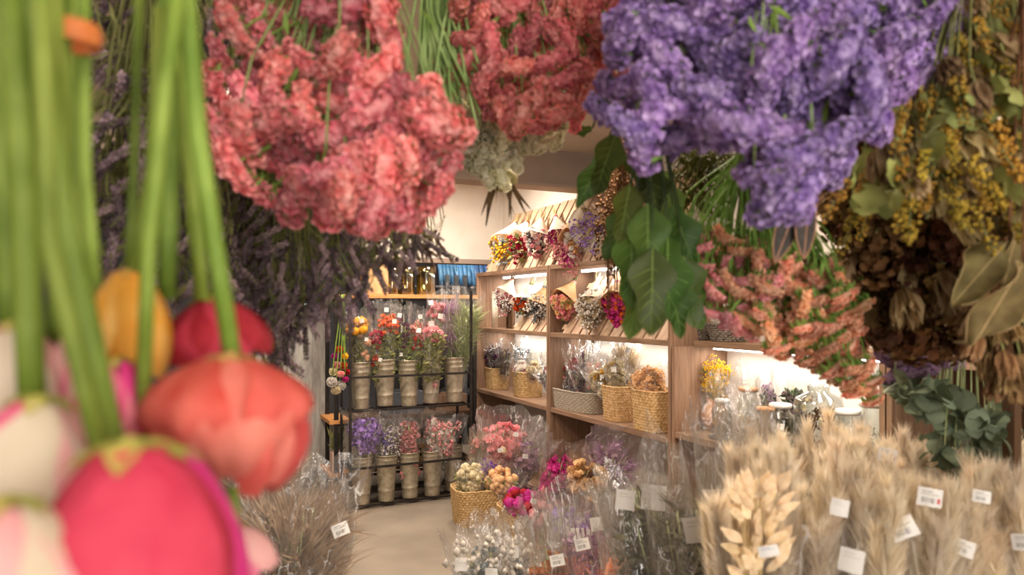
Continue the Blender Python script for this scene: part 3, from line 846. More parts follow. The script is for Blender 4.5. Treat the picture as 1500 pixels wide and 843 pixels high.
part(t, 'hanging_wire', MB().tube([p0, p0 + V((.01, .01, .02)), V((xl - .0075, YR, p0.z + .03))], .0025, 5), BLACK)
part(t, 'twine', MB().lathe([(.018, -.008), (.02, 0), (.018, .008)], 12, p0 + V((0, 0, -.025))), STRAWG)

# dried bunches under the pine board
for i, (px, w, h, m, lab) in enumerate([(516, 9, 34, MAUVE, 'small dark mauve bunch under the pine board'), (540, 14, 24, DGREEN, 'dark green tied bunch under the pine board'), (586, 26, 26, DGREEN, 'widest dark green bunch under the pine board')]):
    c = PY(px, 441, Y2 + .1); mb = MB(); t = thing('hanging_dried_bunch', lab, 'bouquet', (c.x, c.y, 1.394), 'bunches under the pine board')
    d = c.y
    for k in range(70):
        a = V((c.x + U(-.3,.3) * pxm(w, 5), c.y + U(-.02,.02), 1.393)); b = V((c.x + U(-1,1) * pxm(w, 5), c.y + U(-.05,.05), 1.394 - pxm(h, 5) * U(.4, 1)))
        mb.blade(a, b, .007)
    part(t, 'foliage', mb, m, stuff=True)
    part(t, 'twine', MB().lathe([(.012, 0), (.012, .02)], 8, (c.x, c.y, 1.375)), STRAWG)

# ------------------------------------------------------------------ baskets
def basket(name, lab, c, a, b, h, m, rows=11, flare=1.12, k=34, pw=4.0, rim=True, grp=None, rot=0.0, amp=.03):
    """woven basket: a, b half widths (x, y); rounded-square plan when pw is high"""
    c = V(c); t = thing(name, lab, 'basket', c, grp); mb = MB(); n = k * 4
    R = Matrix.Rotation(rot, 4, 'Z'); vs = []
    prof = []
    for i in range(rows * 4 + 1):
        z = h * i / (rows * 4); prof.append((z, 1.0 + (flare - 1) * z / h, 1))
    inner = [(h, flare * .93, 0), (h * .5, (1 + flare) / 2 * .92, 0), (h * .12, .92, 0), (h * .12, .02, 0)]
    for i, (z, s, o) in enumerate(prof + inner):
        row = i // 4
        for j in range(n):
            w = 2 * pi * j / n
            q = (abs(cos(w)) ** pw + abs(sin(w)) ** pw) ** (-1 / pw)
            if o: q *= 1 + amp * (.5 + .5 * sin(pi * (i % 4) / 4)) * (1 if ((j // 2) + row) % 2 == 0 else -.3) * .8 - (amp * .5 if i % 4 == 0 else 0)
            vs.append(c + R @ V((a * s * q * cos(w), b * s * q * sin(w), z)))
    k2 = len(prof) + len(inner)
    mb.add(vs, [(i*n+j, i*n+(j+1) % n, (i+1)*n+(j+1) % n, (i+1)*n+j) for i in range(k2 - 1) for j in range(n)])
    mb.add([c + V((0, 0, .0))] + vs[:n], [(0, 1 + (j+1) % n, 1 + j) for j in range(n)])
    part(t, 'woven_body', mb, m)
    if rim:
        pts = []
        for j in range(41):
            w = 2 * pi * j / 40; q = (abs(cos(w)) ** pw + abs(sin(w)) ** pw) ** (-1 / pw) * flare * .985
            pts.append(c + R @ V((a * q * cos(w), b * q * sin(w), h + .002 + .002 * sin(j * 2.4))))
        part(t, 'rim', MB().tube(pts, .006, 6), m)
    return t
ZS = .681
def onshelf(px, py, X): return PX(px, py, X)
c = PX(728, 560, 2.44); basket('straw_basket', 'straw basket holding plum bags, nearest the rack post', (c.x, c.y, ZS), .075, .085, .165, STRAW, grp='straw baskets on the long shelf')
B1 = V((c.x, c.y, ZS))
c = PX(773, 560, 2.44); basket('straw_basket', 'square straw basket holding white and mauve bags beside the upright', (c.x, c.y, ZS), .085, .10, .18, STRAW, grp='straw baskets on the long shelf')
B2 = V((c.x, c.y, ZS))
c = PX(846, 580, 2.43); basket('willow_tray', 'long oval grey willow tray filled with wrapped plum flowers', (c.x, c.y, ZS), .11, .265, .125, GREYW, rows=10, pw=2.3, k=40, flare=1.10, amp=.02)
B3 = V((c.x, c.y, ZS))
c = PX(908, 600, 2.42); basket('straw_basket', 'narrow straw basket of cream bags next to the willow tray', (c.x, c.y - .01, ZS), .085, .085, .20, STRAW, rows=13, grp='straw baskets on the long shelf')
B4 = V((c.x, c.y, ZS))
c = PX(962, 610, 2.40); basket('straw_basket', 'largest straw basket overflowing with golden tan puff flowers', (c.x, c.y + .0, ZS), .10, .105, .215, STRAW, rows=14, grp='straw baskets on the long shelf')
B5 = V((c.x, c.y, ZS))
G2 = 'small wrapped bunches in the baskets'
def lean(b, px, py, X): return PX(px, py, X)
def shelfbag(lab, b, px, py, X, r1, heads, mats, **k):
    heads = [(kk, sl, sz * 1.2, int(ct * 1.6), a, q) for kk, sl, sz, ct, a, q in heads]
    return bag('wrapped_bunch', lab, b + V((0, 0, .03)), PX(px, py, X), .03, r1 * 1.2, heads, mats, grp=G2, ext=.16, rag=.08, filmm=k.pop('filmm', FILM2), **k)
DK = mat('charred plum', '3A2A32', '64505A', scale=50, vary=.2, rough=.8)
shelfbag('small bag of dusty red flowers leaning over the first straw basket', B1 + V((0, .05, .03)), 698, 521, 2.40, .05, [('ruffle', 0, .016, 16, .8, 1.0), ('sprig', 1, .012, 18, .4, .9)], [ROSE, DK])
shelfbag('bag of dark plum thistles standing in the first straw basket', B1 + V((-.01, .0, 0)), 722, 510, 2.42, .06, [('sprig', 0, .016, 30, .5, 1.0), ('dots', 1, .03, 16, .6, 1)], [DK, PLUM])
shelfbag('bag of charcoal seed heads between the two straw baskets', B1 + V((.02, -.05, 0)), 742, 511, 2.45, .055, [('sprig', 0, .016, 30, .5, 1.0)], [DK])
shelfbag('bag of mauve sprigs at the back of the square straw basket', B2 + V((.03, .03, 0)), 765, 512, 2.50, .055, [('sprig', 0, .014, 20, .5, 1.0), ('dots', 1, .03, 20, .6, 1)], [PLUM, GREYB])
shelfbag('bag of white and lilac petals in the square straw basket', B2 + V((-.02, .02, .03)), 762, 531, 2.38, .06, [('ruffle', 0, .016, 20, .6, 1.0), ('ruffle', 1, .012, 10, .6, 1)], [WHT, MAG])
shelfbag('bag of pale pods beside the upright in the square straw basket', B2 + V((.0, -.03, .03)), 784, 531, 2.40, .05, [('ball', 0, .012, 20, .6, 1.0), ('sprig', 1, .012, 10, .5, 1)], [CREAM, PLUM])
for i, (px, py, X, m1, m2, lab) in enumerate([
    (795, 545, 2.36, DK, PLUM, 'bag of blackish plum sprigs at the upright end of the willow tray'), (806, 533, 2.42, RED, DK, 'bag of red tipped sprigs in the willow tray'),
    (824, 528, 2.46, ROSE, DK, 'bag of rose tipped dark sprigs in the willow tray'), (838, 522, 2.46, RED, PLUM, 'tall bag of crimson sprigs in the middle of the willow tray'),
    (862, 514, 2.50, PLUM, ROSE, 'bag of plum red flowers against the lit back of the shelf'), (848, 545, 2.36, DK, ROSE, 'bag of charcoal stems lying over the willow tray rim'),
    (873, 530, 2.42, PINK, WHT, 'bag of dusty pink flowers near the cream bags')]):
    k = i / 6.0
    shelfbag(lab, B3 + V((U(-.03,.02), .2 - .38 * k, .0)), px, py, X, .055, [('sprig', 0, .018, 14, .75, 1.0), ('sprig', 1, .014, 24, .3, .8)], [m1, m2])
shelfbag('bag of pale yellow and cream flowers over the willow tray end', B4 + V((0, .04, .02)), 872, 545, 2.36, .06, [('ruffle', 0, .02, 9, .7, 1.0), ('ruffle', 1, .02, 14, .5, 1)], [YEL, CREAM], tags=[(2, .9, .4, .8)])
shelfbag('bag of cream dried flowers standing in the narrow straw basket', B4, 902, 528, 2.40, .07, [('ruffle', 1, .02, 24, .5, 1.0), ('ruffle', 0, .016, 6, .6, 1), ('tuft', 1, .05, 12, .6, 1)], [YEL, CREAM], tags=[(2, .85, -.2)])
shelfbag('bag of buff grass rising behind the narrow straw basket', B4 + V((.06, .0, 0)), 918, 512, 2.48, .07, [('tuft', 0, .07, 40, .5, 1.0)], [BUFF], tags=[(2, 1.0, .1)])
t = bag('wrapped_bunch', 'big round bunch of golden tan puff flowers in the largest straw basket', B5 + V((0, 0, .05)), PX(946, 538, 2.38), .06, .125,
        [('ruffle', 0, .017, 130, .62, 1.0), ('dots', 0, .03, 20, .6, 1.0)], [TAN], grp=G2, ext=.02, dome=1.0, rag=.02)

# ------------------------------------------------------------------ paper-wrapped bouquets hung heads-down on the slatted boards
def cone_bouquet(lab, px, py, tip, X, Xt, r, mats, kinds, paper, loose=0.0, stemc=None, n=60):
    """px, py centre of the flowers, tip: picture point of the stem end"""
    c = PX(px, py, X); a = PX(tip[0], tip[1], Xt); r *= 1.2; n = int(n * 1.3); kinds = [(k, s * 1.25) for k, s in kinds]
    t = thing('paper_bouquet', lab, 'bouquet', c, 'paper-wrapped bouquets on the slatted boards')
    ax = c - a; L = ax.length; d = ax.normalized(); x, y = axes(d)
    # cone of paper, open along one side, longer on its back
    ph = U(0, 6.28)
    def wrap(u, v):
        w = ph + u * 2 * pi * 1.08
        rr = (.010 + (r * 1.12) * v ** 1.15) * (1 + .05 * sin(5 * w)) + .004 * u
        h = L * (.22 + (.72 + .16 * cos(w - ph - 1.2)) * v)
        return a + d * h + (x * cos(w) + y * sin(w) * .8) * rr
    part(t, 'paper_wrap', MB().grid(wrap, 22, 6), paper)
    sm = MB()
    for i in range(16):
        w = U(0, 6.28); q = (x * cos(w) + y * sin(w))
        sm.tube([a + q * .016 - d * U(-.03, .03), a + d * L * .5 + q * .01], .0022, 3)
    part(t, 'stems', sm, stemc or STRAWG, stuff=True)
    fl = MB()
    for i in range(n):
        w = U(0, 6.28); rr = sqrt(U(0, 1)); sl = random.randrange(len(kinds))
        k, s = kinds[sl]
        q = a + d * L * (.93 + .34 * (1 - rr * rr) * U(.5, 1) + loose * U(0, 1) * (1 - rr)) + (x * cos(w) + y * sin(w) * .75) * rr * r
        head(fl, q, d + (x * cos(w) + y * sin(w)) * rr, s * U(.8, 1.2), k, sl)
    part(t, 'flower_heads', fl, mats, stuff=True)
    part(t, 'ribbon', MB().lathe([(.017, -.008), (.02, 0), (.017, .008)], 10, (0, 0, 0), M=Matrix.Translation(a + d * L * .27) @ frame(d)), mats[0])
cone_bouquet('paper bouquet of teal leaves and yellow sprays at the end of the top board', 741, 362, (760, 316), 2.36, 2.5, .10, [GREYB, YEL, WHT, TAN], [('leaf', .03), ('dots', .035), ('ruffle', .015), ('sprig', .018)], CREAMP, .3, n=80)
cone_bouquet('paper bouquet of red flowers with green foliage on the top board', 763, 358, (776, 316), 2.36, 2.5, .085, [RED, OLIVE, PINK], [('ruffle', .018), ('leaf', .03), ('sprig', .014)], CREAMP, .5, n=70)
cone_bouquet('paper bouquet of pale pink roses and dark sprigs on the top board', 787, 352, (796, 312), 2.36, 2.5, .085, [PINK, WHT, DK], [('ruffle', .02), ('ruffle', .015), ('sprig', .013)], CREAMP, .5, n=70)
cone_bouquet('paper bouquet of trailing magenta amaranth on the top board', 822, 352, (812, 308), 2.36, 2.5, .085, [MAG, ROSE, PINK], [('sprig', .02), ('sprig', .018), ('dots', .03)], CREAMP, 1.1, n=80)
cone_bouquet('paper bouquet of orange flowers under folded kraft on the top board', 843, 350, (846, 300), 2.36, 2.52, .085, [TAN, PINK, WHT], [('sprig', .018), ('tuft', .04), ('ruffle', .016)], KRAFT, .4, n=60)
cone_bouquet('large paper bouquet of pale lavender pampas on the top board', 872, 340, (848, 292), 2.34, 2.52, .11, [WHT, LILAC, CREAM], [('tuft', .05), ('dots', .03), ('tuft', .05)], CREAMP, .3, n=110)
cone_bouquet('paper bouquet of mauve seed heads behind the hanging brown grass', 898, 345, (880, 296), 2.36, 2.52, .08, [MAUVE, CREAM], [('sprig', .018), ('dots', .03)], KRAFT, .6, n=60)
cone_bouquet('paper bouquet of pink and white flowers above the wooden frame', 742, 438, (752, 402), 2.40, 2.5, .075, [PINK, WHT, ROSE], [('ruffle', .018), ('dots', .03), ('ruffle', .014)], CREAMP, .5, n=60)
cone_bouquet('paper bouquet with one orange flower and grey leaves beside the frame', 767, 446, (782, 408), 2.38, 2.5, .075, [OLIVE, GREYB, ORG], [('leaf', .022), ('sprig', .016), ('ruffle', .016)], CREAMP, .4, n=60)
cone_bouquet('paper bouquet of silver grey sprigs next to the shelf upright', 789, 450, (801, 412), 2.38, 2.5, .07, [GREYB, WHT, DK], [('sprig', .016), ('dots', .03), ('sprig', .012)], KRAFT, .5, n=70)
cone_bouquet('kraft paper bouquet of dusty pink hydrangea heads', 827, 451, (845, 402), 2.36, 2.52, .082, [PINK, TAN, ROSE, OLIVE], [('ruffle', .02), ('ruffle', .018), ('ruffle', .018), ('leaf', .018)], KRAFT, .05, n=110, stemc=OLIVE)
cone_bouquet('cream paper bouquet of ivory flowers and drooping oats', 866, 450, (876, 402), 2.36, 2.52, .078, [CREAM, WHT, BUFF], [('ruffle', .018), ('dots', .03), ('sprig', .016)], CREAMP, .6, n=90)
cone_bouquet('kraft paper bouquet of magenta statice with an orange rose', 904, 447, (904, 404), 2.36, 2.52, .082, [MAG, MAG, ORG], [('sprig', .02), ('ruffle', .016), ('ruffle', .012)], KRAFT, .6, n=90)

# frame, paper tube and small bowls in the shelves
p = PX(747, 480, 2.42)
t = thing('picture_frame', 'small wooden picture frame standing on the shelf among bouquets', 'frame', (p.x, p.y, 1.181))
for a, b in (((-.012, -.045, 0), (.0, -.032, .2)), ((-.012, .032, 0), (.0, .045, .2)), ((-.012, -.032, 0), (.0, .032, .013)), ((-.012, -.032, .187), (.0, .032, .2))):
    part(t, 'frame_bar', MB().box(V(a) + V((p.x, p.y, 1.181)), V(b) + V((p.x, p.y, 1.181))), W_DARK, smooth=False)
part(t, 'backing', MB().box((p.x + .0005, p.y - .043, 1.183), (p.x + .006, p.y + .043, 1.379)), W_UP, smooth=False)
p = PX(725, 480, 2.40)
t = thing('paper_tube', 'tall cream paper cylinder standing at the end of the shelf', 'tube', (p.x, p.y, 1.181))
part(t, 'tube', MB().lathe([(.001, 0), (.024, 0), (.024, .29), (.021, .29), (.021, .02)], 20, (p.x, p.y, 1.181)), CREAMP)
part(t, 'lid', MB().lathe([(.0255, .27), (.0255, .296), (.001, .297)], 20, (p.x, p.y, 1.181)), CREAMP)

# ------------------------------------------------------------------ floor baskets and bags by the shelves
c = PZ(706, 768, 0); basket('straw_basket', 'low straw floor basket of ivory strawflowers beside the buckets', (c.x, c.y + .05, 0), .15, .125, .22, STRAW, rows=14, k=44, grp='straw baskets on the floor', rot=-.12)
F1 = V((c.x, c.y + .05, 0))
c = PZ(757, 800, 0); basket('straw_basket', 'straw floor basket of mauve sprays half hidden by cellophane', (c.x + .05, c.y, 0), .13, .12, .22, STRAW, rows=14, k=44, grp='straw baskets on the floor', rot=-.1)
F2 = V((c.x + .05, c.y, 0))
G3 = 'wrapped bunches in the floor baskets'
def fbag(lab, b, px, py, d, r0, r1, heads, mats, **k):
    heads = [(kk, sl, sz * 1.15, int(ct * 1.7), a, q) for kk, sl, sz, ct, a, q in heads]
    return bag('wrapped_bunch', lab, b, P(px, py, d), r0, r1 * 1.15, heads, mats, grp=G3, **k)
d1 = (F1 - EYEPOS).dot(FW); d2 = (F2 - EYEPOS).dot(FW)
fbag('bunch of ivory strawflower buds spilling over the low straw basket', F1 + V((-.06, 0, .08)), 690, 678, d1, .05, .11, [('ball', 0, .014, 70, .5, 1.0), ('leaf', 1, .02, 50, .3, .8)], [CREAM, OLIVE], ext=.02, dome=.8)
fbag('small bunch of violet statice behind the ivory strawflowers', F1 + V((.01, .05, .06)), 716, 676, d1, .03, .06, [('sprig', 0, .02, 24, .7, 1.0)], [petal('violet', '5A2A86', '7E4AB0')], ext=.05)
fbag('larger bunch of peach strawflower buds in the low straw basket', F1 + V((.07, -.02, .07)), 738, 690, d1 - .05, .05, .13, [('ball', 0, .016, 80, .5, 1.0), ('leaf', 1, .02, 40, .3, .8)], [PEACH, OLIVE], ext=.02, dome=.8)
fbag('bunch of dusty rose helichrysum with pale tags by the shelving', F1 + V((.2, .32, .05)), 745, 625, d1 + .25, .06, .18, [('ruffle', 0, .022, 70, .5, 1.0), ('ball', 1, .018, 8, .4, .9), ('sprig', 2, .02, 26, .4, .9)], [ROSE, CREAM, PINK], ext=.12, tags=[(0, .97, .25), (0, .75, -.1)], filmm=FILM2)
fbag('bunch of pale buff grass leaning on the rose helichrysum', F1 + V((.1, .32, .05)), 712, 640, d1 + .3, .04, .09, [('tuft', 0, .07, 40, .3, 1.0), ('ruffle', 1, .015, 8, .8, 1)], [BUFF, PINK], ext=.12, filmm=FILM2)
fbag('bunch of dark violet statice against the shelf upright', F1 + V((.3, .22, .05)), 782, 655, d1 + .12, .04, .11, [('sprig', 0, .022, 36, .5, 1.0)], [MAUVE], ext=.14, tags=[(0, .9, -.3)], filmm=FILM2)
fbag('bunch of magenta and crimson strawflowers at the basket edge', F2 + V((-.02, 0, .08)), 763, 727, d2 - .1, .05, .10, [('ball', 0, .024, 16, .75, 1.0), ('ball', 1, .022, 12, .7, 1.0), ('ruffle', 2, .02, 14, .5, .9)], [MAG, RED, PINK], ext=.05, tags=[(0, 1.0, .6)])
fbag('bunch of small pink strawflowers low behind the clear bags', F2 + V((.08, -.05, .05)), 792, 745, d2 - .2, .04, .07, [('ball', 0, .018, 22, .6, 1.0)], [PINK], ext=.06)
fbag('bunch of hot magenta statice rising over the clear bags', F2 + V((.16, .05, .08)), 827, 680, d2 - .2, .05, .11, [('sprig', 0, .028, 30, .65, 1.0), ('ruffle', 0, .02, 24, .65, 1), ('ball', 1, .022, 10, .5, .65)], [MAG, ROSE], ext=.10, tags=[])
fbag('bunch of peach orange helichrysum beside the hot magenta statice', F2 + V((.28, .0, .08)), 868, 690, d2 - .3, .05, .12, [('ruffle', 0, .024, 46, .6, 1.0), ('ruffle', 1, .02, 30, .45, .8)], [PEACH, SALMON], ext=.14, tags=[])
fbag('bunch of dusty pink wheat against the white shelf back', F2 + V((.45, .15, .05)), 905, 668, d2 - .15, .05, .15, [('tuft', 0, .05, 40, .7, 1.0), ('sprig', 0, .02, 20, .6, 1)], [MAUVE], ext=.12, filmm=FILM2)
# ------------------------------------------------------------------ jar bay
ZJ = .7205
p = PX(1046, 630, 2.52)
t = thing('mimosa_vase', 'terracotta vase of yellow mimosa against the lit shelf back', 'vase', (p.x, p.y, ZJ))
part(t, 'vase', MB().lathe([(.001, 0), (.04, 0), (.066, .05), (.07, .085), (.052, .125), (.036, .14), (.042, .16), (.037, .16), (.031, .14), (.05, .12), (.062, .085), (.001, .02)], 26, (p.x, p.y, ZJ)), TERRA)
fl = MB(); c = V((p.x, p.y, ZJ + .22))
for i in range(130):
    q = V((U(-1,1), U(-1,1), U(-.7,1))); q = q.normalized() * U(.4, 1) if q.length > 1 else q
    pos = c + V((q.x * .075, q.y * .095, q.z * .11 + .04)); yel = 0 if (pos.y < p.y + .02 or random.random() < .3) else 1
    head(fl, pos, q + V((0, 0, .5)), .02, 'dots' if yel == 0 else 'tuft', yel)
part(t, 'flower_heads', fl, [YEL, STEMG], stuff=True)
st = MB()
for i in range(24): st.tube([V((p.x + U(-.02,.02), p.y + U(-.02,.02), ZJ + .1)), c + V((U(-.05,.05), U(-.06,.06), U(-.05, .1)))], .0015, 3)
part(t, 'stems', st, STEMG, stuff=True)

def jar(lab, px, py, X, r, h, neck, fill, lid=True, z=ZJ, lidm=None, sq=False, fillh=.5, nfl=40, tagk=None, cat='jar'):
    p = PX(px, py, X); t = thing('glass_jar', lab, cat, (p.x, p.y, z), 'glass jars on the lit shelf')
    mb = MB().lathe([(.001, .003), (r * .94, 0), (r, .01), (r, h * .72), (r * .92, h * .82), (neck, h * .9), (neck, h * .97), (neck * 1.12, h), (neck * .95, h), (neck * .9, h * .9), (r * .86, h * .8), (r * .95, h * .7), (r * .95, .012), (.001, .008)], 28, (p.x, p.y, z))
    part(t, 'glass', mb, GLASSM)
    if lid:
        part(t, 'lid', MB().lathe([(neck * .85, h * .985), (neck * .85, h * 1.001), (neck * 1.2, h * 1.003), (neck * 1.22, h * 1.06), (neck * 1.1, h * 1.09), (.001, h * 1.09)], 24, (p.x, p.y, z)), lidm or LIDW)
    fl = MB()
    for i in range(nfl):
        w = U(0, 6.28); rr = sqrt(U(0, .7)) * r; sl = random.randrange(len(fill))
        q = V((p.x + cos(w) * rr, p.y + sin(w) * rr, z + .02 + (h * fillh - .02) * U(0, 1)))
        head(fl, q, V((U(-1,1), U(-1,1), U(0,1))), min(.018, r * .35) * U(.7, 1.1), fill[sl][0], sl)
    part(t, 'dried_flowers', fl, [f[1] for f in fill], stuff=True)
    if tagk is not None: add_tag(t, V((p.x - r * .75, p.y - r * .72, z + h * .6)), tagk, .9, 0)
    return t
p = PX(1058, 640, 2.40)
single('slate_tray', 'small dark slate tray under the bottle jar with yellow buds', 'tray', MB().lathe([(.001, 0), (.06, 0), (.066, .008), (.058, .008), (.001, .004)], 28, (p.x, p.y, ZJ)), DIM, base=(p.x, p.y, ZJ))
jar('clear bottle jar with white lid and yellow buds on slate tray', 1058, 640, 2.40, .05, .165, .030, [('ball', YEL), ('leaf', OLIVE)], z=ZJ + .009, fillh=.45, nfl=12)
jar('tall jar of amber seed heads with cork lid near the mimosa', 1096, 630, 2.54, .048, .22, .040, [('ball', TAN), ('dots', STRAWG)], lidm=TERRA, fillh=.5)
jar('squat jar with white lid and hanging paper label', 1143, 655, 2.42, .062, .19, .040, [('ruffle', YEL), ('ruffle', WHT), ('sprig', PLUM), ('leaf', OLIVE)], fillh=.42, tagk=2)
jar('large bell jar of brown and cream dried sprays', 1199, 665, 2.48, .10, .30, .045, [('sprig', BROWN), ('ruffle', CREAM), ('dots', MAUVE), ('tuft', STRAWG)], lid=False, fillh=.8, nfl=110)
jar('jar of pale yellow flowers beside the bell jar', 1243, 668, 2.40, .055, .21, .04, [('ruffle', CREAM), ('ruffle', YEL)], fillh=.6, nfl=60)
jar('jar of grey foliage at the dark panel end of the lit shelf', 1278, 672, 2.42, .05, .25, .04, [('sprig', GREYB), ('dots', WHT)], fillh=.6)
# cellophane cones of purple flowers and a bark tube
def cone_bag(lab, px, py, X, tx, ty, Xt, r, heads, mats, **k):
    b = PX(px, py, X); b.z = ZJ + .005
    return bag('wrapped_bunch', lab, b, PX(tx, ty, Xt), .012, r, heads, mats, grp='wrapped cones in the jar bay', **k)
cone_bag('wrapped cone of pink heather standing behind the jars', 1135, 640, 2.54, 1122, 560, 2.56, .045, [('sprig', 0, .018, 26, .55, 1.0), ('leaf', 1, .02, 30, .3, .8)], [MAUVE, DGREEN])
cone_bag('wrapped cone of dark lavender leaning towards the bell jar', 1145, 640, 2.57, 1168, 566, 2.58, .045, [('sprig', 0, .018, 24, .6, 1.0), ('leaf', 1, .022, 40, .3, .9)], [LAV, DGREEN])
cone_bag('empty clear wrapping cone beside the bottle jar', 1088, 650, 2.34, 1082, 582, 2.40, .05, [('tuft', 0, .02, 4, .3, .5)], [BUFF], stems=3)
p = PX(1122, 655, 2.36)
t = thing('bark_tube', 'rough bark covered cylinder with flat top on the jar shelf', 'tube', (p.x, p.y, ZJ))
part(t, 'bark', MB().lathe([(.001, 0), (.036, 0)] + [(.036 + U(-.002,.002), .18 * k / 12) for k in range(1, 13)], 26, (p.x, p.y, ZJ), fn=lambda q, w, i: V((q.x * (1 + .05 * noise.noise(q * 60)), q.y * (1 + .05 * noise.noise(q * 60)), q.z))), mat('bark', '4A3A30', '7A6656', scale=60, stretch=(1, 1, .25), bump=.8, rough=.9, vary=0))
part(t, 'disc_top', MB().lathe([(.04, .18), (.042, .184), (.04, .19), (.001, .191)], 26, (p.x, p.y, ZJ)), ORANGE_WOOD)
# dark rush bowls on the upper board
for px, a, h, lab in ((1027, .055, .085, 'small dark rush bowl half hidden by green leaves'), (1066, .085, .085, 'wider dark rush bowl of clear bags on the upper board')):
    p = PX(px, 500, 2.52)
    basket('rush_bowl', lab, (p.x, p.y, 1.1785), a * .8, a, h, DARKW, rows=8, pw=2.2, flare=1.35, k=22, grp='dark rush bowls on the upper board', amp=.07)
    if a > .06:
        mb = MB()
        bag('wrapped_bunch', 'crumpled clear bags lying in the wider rush bowl', V((p.x, p.y, 1.21)), V((p.x, p.y, 1.30)), .05, .09, [('ruffle', 0, .015, 24, .2, .8)], [WHT], stems=4, filmm=FILM2)

# ------------------------------------------------------------------ near bags along the bottom of the view
G4 = 'tall wrapped bunches beside the aisle'
def nbag(lab, px, ptop, d, dtop, r0, r1, heads, mats, z0=0.0, bx=None, **k):
    top = P(px, ptop, dtop); b = P(bx if bx is not None else px, 840, d); b.z = z0
    return bag('wrapped_bunch', lab, b, top, r0, r1, heads, mats, grp=k.pop('grp', G4), filmm=k.pop('filmm', FILM2), **k)
# clear bags with pale blue white sprays
nbag('wrapped bunch of pale blue white sprays nearest the concrete aisle', 700, 800, 2.35, 2.3, .05, .10, [('dots', 0, .05, 40, .55, 1.0), ('sprig', 1, .025, 30, .6, 1.0)], [WHT, GREYB], bx=760, ext=.10, tags=[(2, .95, -.6, 1.3), (2, .9, .3, 1.3)], rag=.09)
nbag('wrapped bunch of silvery sprays behind the pale blue ones', 742, 788, 2.5, 2.45, .05, .09, [('dots', 0, .05, 40, .55, 1.0), ('sprig', 1, .025, 24, .6, 1.0)], [WHT, GREYB], bx=785, ext=.12, tags=[(2, .97, .2, 1.3)], rag=.09)
nbag('wrapped bunch of brown orange buds with a barcode tag', 800, 800, 2.3, 2.25, .05, .08, [('ruffle', 0, .02, 50, .6, .95), ('sprig', 0, .02, 20, .6, 1.0)], [petal('burnt orange', 'A85E2E', 'CC8450')], bx=835, ext=.14, tags=[(0, .97, .4, 1.3)])
nbag('wrapped bunch of twisted plum twigs over dusty pink grass', 850, 760, 2.3, 2.25, .05, .10, [('tuft', 0, .06, 46, .5, .85), ('sprig', 1, .02, 16, .6, 1.0)], [PINK, MAUVE], bx=890, ext=.12, tags=[(0, .93, .0, 1.3), (2, 1.02, .5, 1.3)], smats=[PLUM, MAUVE])
nbag('wrapped bunch of lilac flowers with two white tags', 835, 740, 2.75, 2.7, .05, .13, [('sprig', 0, .024, 30, .75, 1.0), ('leaf', 1, .03, 60, .4, .8)], [LILAC, OLIVE], ext=.06, tags=[(2, .88, .1, 1.5), (2, .87, .5, 1.5)])
nbag('wrapped bunch of salmon pink blossoms below the dark green bag', 925, 805, 2.0, 1.95, .05, .085, [('ruffle', 0, .022, 90, .6, 1.0), ('sprig', 1, .022, 20, .7, 1)], [SALMON, ROSE], bx=950, ext=.12, tags=[])
# dark green bags leaning together
DKG = mat('dark dried foliage', '4E4C36', '76725A', scale=40, vary=.15, trans=.15, rough=.85)
nbag('leaning wrapped bunch of dark green foliage with a broad white band tag', 935, 705, 1.75, 1.9, .05, .12, [('leaf', 0, .022, 260, .3, .97), ('sprig', 0, .018, 120, .4, .95), ('tuft', 0, .05, 60, .4, 1.0)], [DKG], bx=1050, ext=.05, tags=[(2, .98, -.3, 1.6), (2, .99, .3, 2.0)], rag=.09)
nbag('upright wrapped bunch of dark green foliage with three printed tags', 1010, 715, 1.7, 1.72, .05, .11, [('leaf', 0, .022, 260, .3, .95), ('sprig', 0, .018, 120, .4, .92), ('tuft', 0, .05, 60, .4, 1.0)], [DKG], bx=1060, ext=.10, tags=[(2, .93, .1, 1.9), (0, .78, .15, 1.4), (2, 1.0, .5, 1.7)], rag=.09)
nbag('clear wrapped bunch of grey brown sprays beside the cream leaves', 1075, 700, 1.75, 1.7, .04, .09, [('sprig', 0, .03, 40, .4, .9), ('tuft', 0, .07, 30, .4, .95)], [BROWN], bx=1085, ext=.2, tags=[(2, .97, .1, 1.6)], rag=.1)
nbag('tall thin wrapped bunch of clear film in front of the jars', 1085, 665, 2.1, 2.0, .03, .065, [('tuft', 0, .05, 18, .3, .8)], [BUFF], ext=.12)
GRASSB = mat('brown feather grass', '8A7460', 'B8A48C', scale=20, vary=.1, trans=.3, rough=.9)
# brown grass bag on the floor below the fresh flowers
nbag('wrapped bunch of brown feathery grass on the aisle floor with barcode tag', 435, 730, 2.0, 2.0, .06, .165, [('tuft', 0, .10, 420, .35, 1.0), ('dots', 0, .03, 30, .4, 1)], [GRASSB], bx=400, ext=.10, tags=[(0, .92, .75, 1.3)], filmm=FILM2, stems=30)
nbag('wrapped bunch of brown grass standing upright against the grey cabinet', 382, 660, 2.5, 2.4, .06, .135, [('tuft', 0, .10, 300, .35, 1.0)], [GRASSB], bx=380, ext=.14, filmm=FILM2, stems=30)

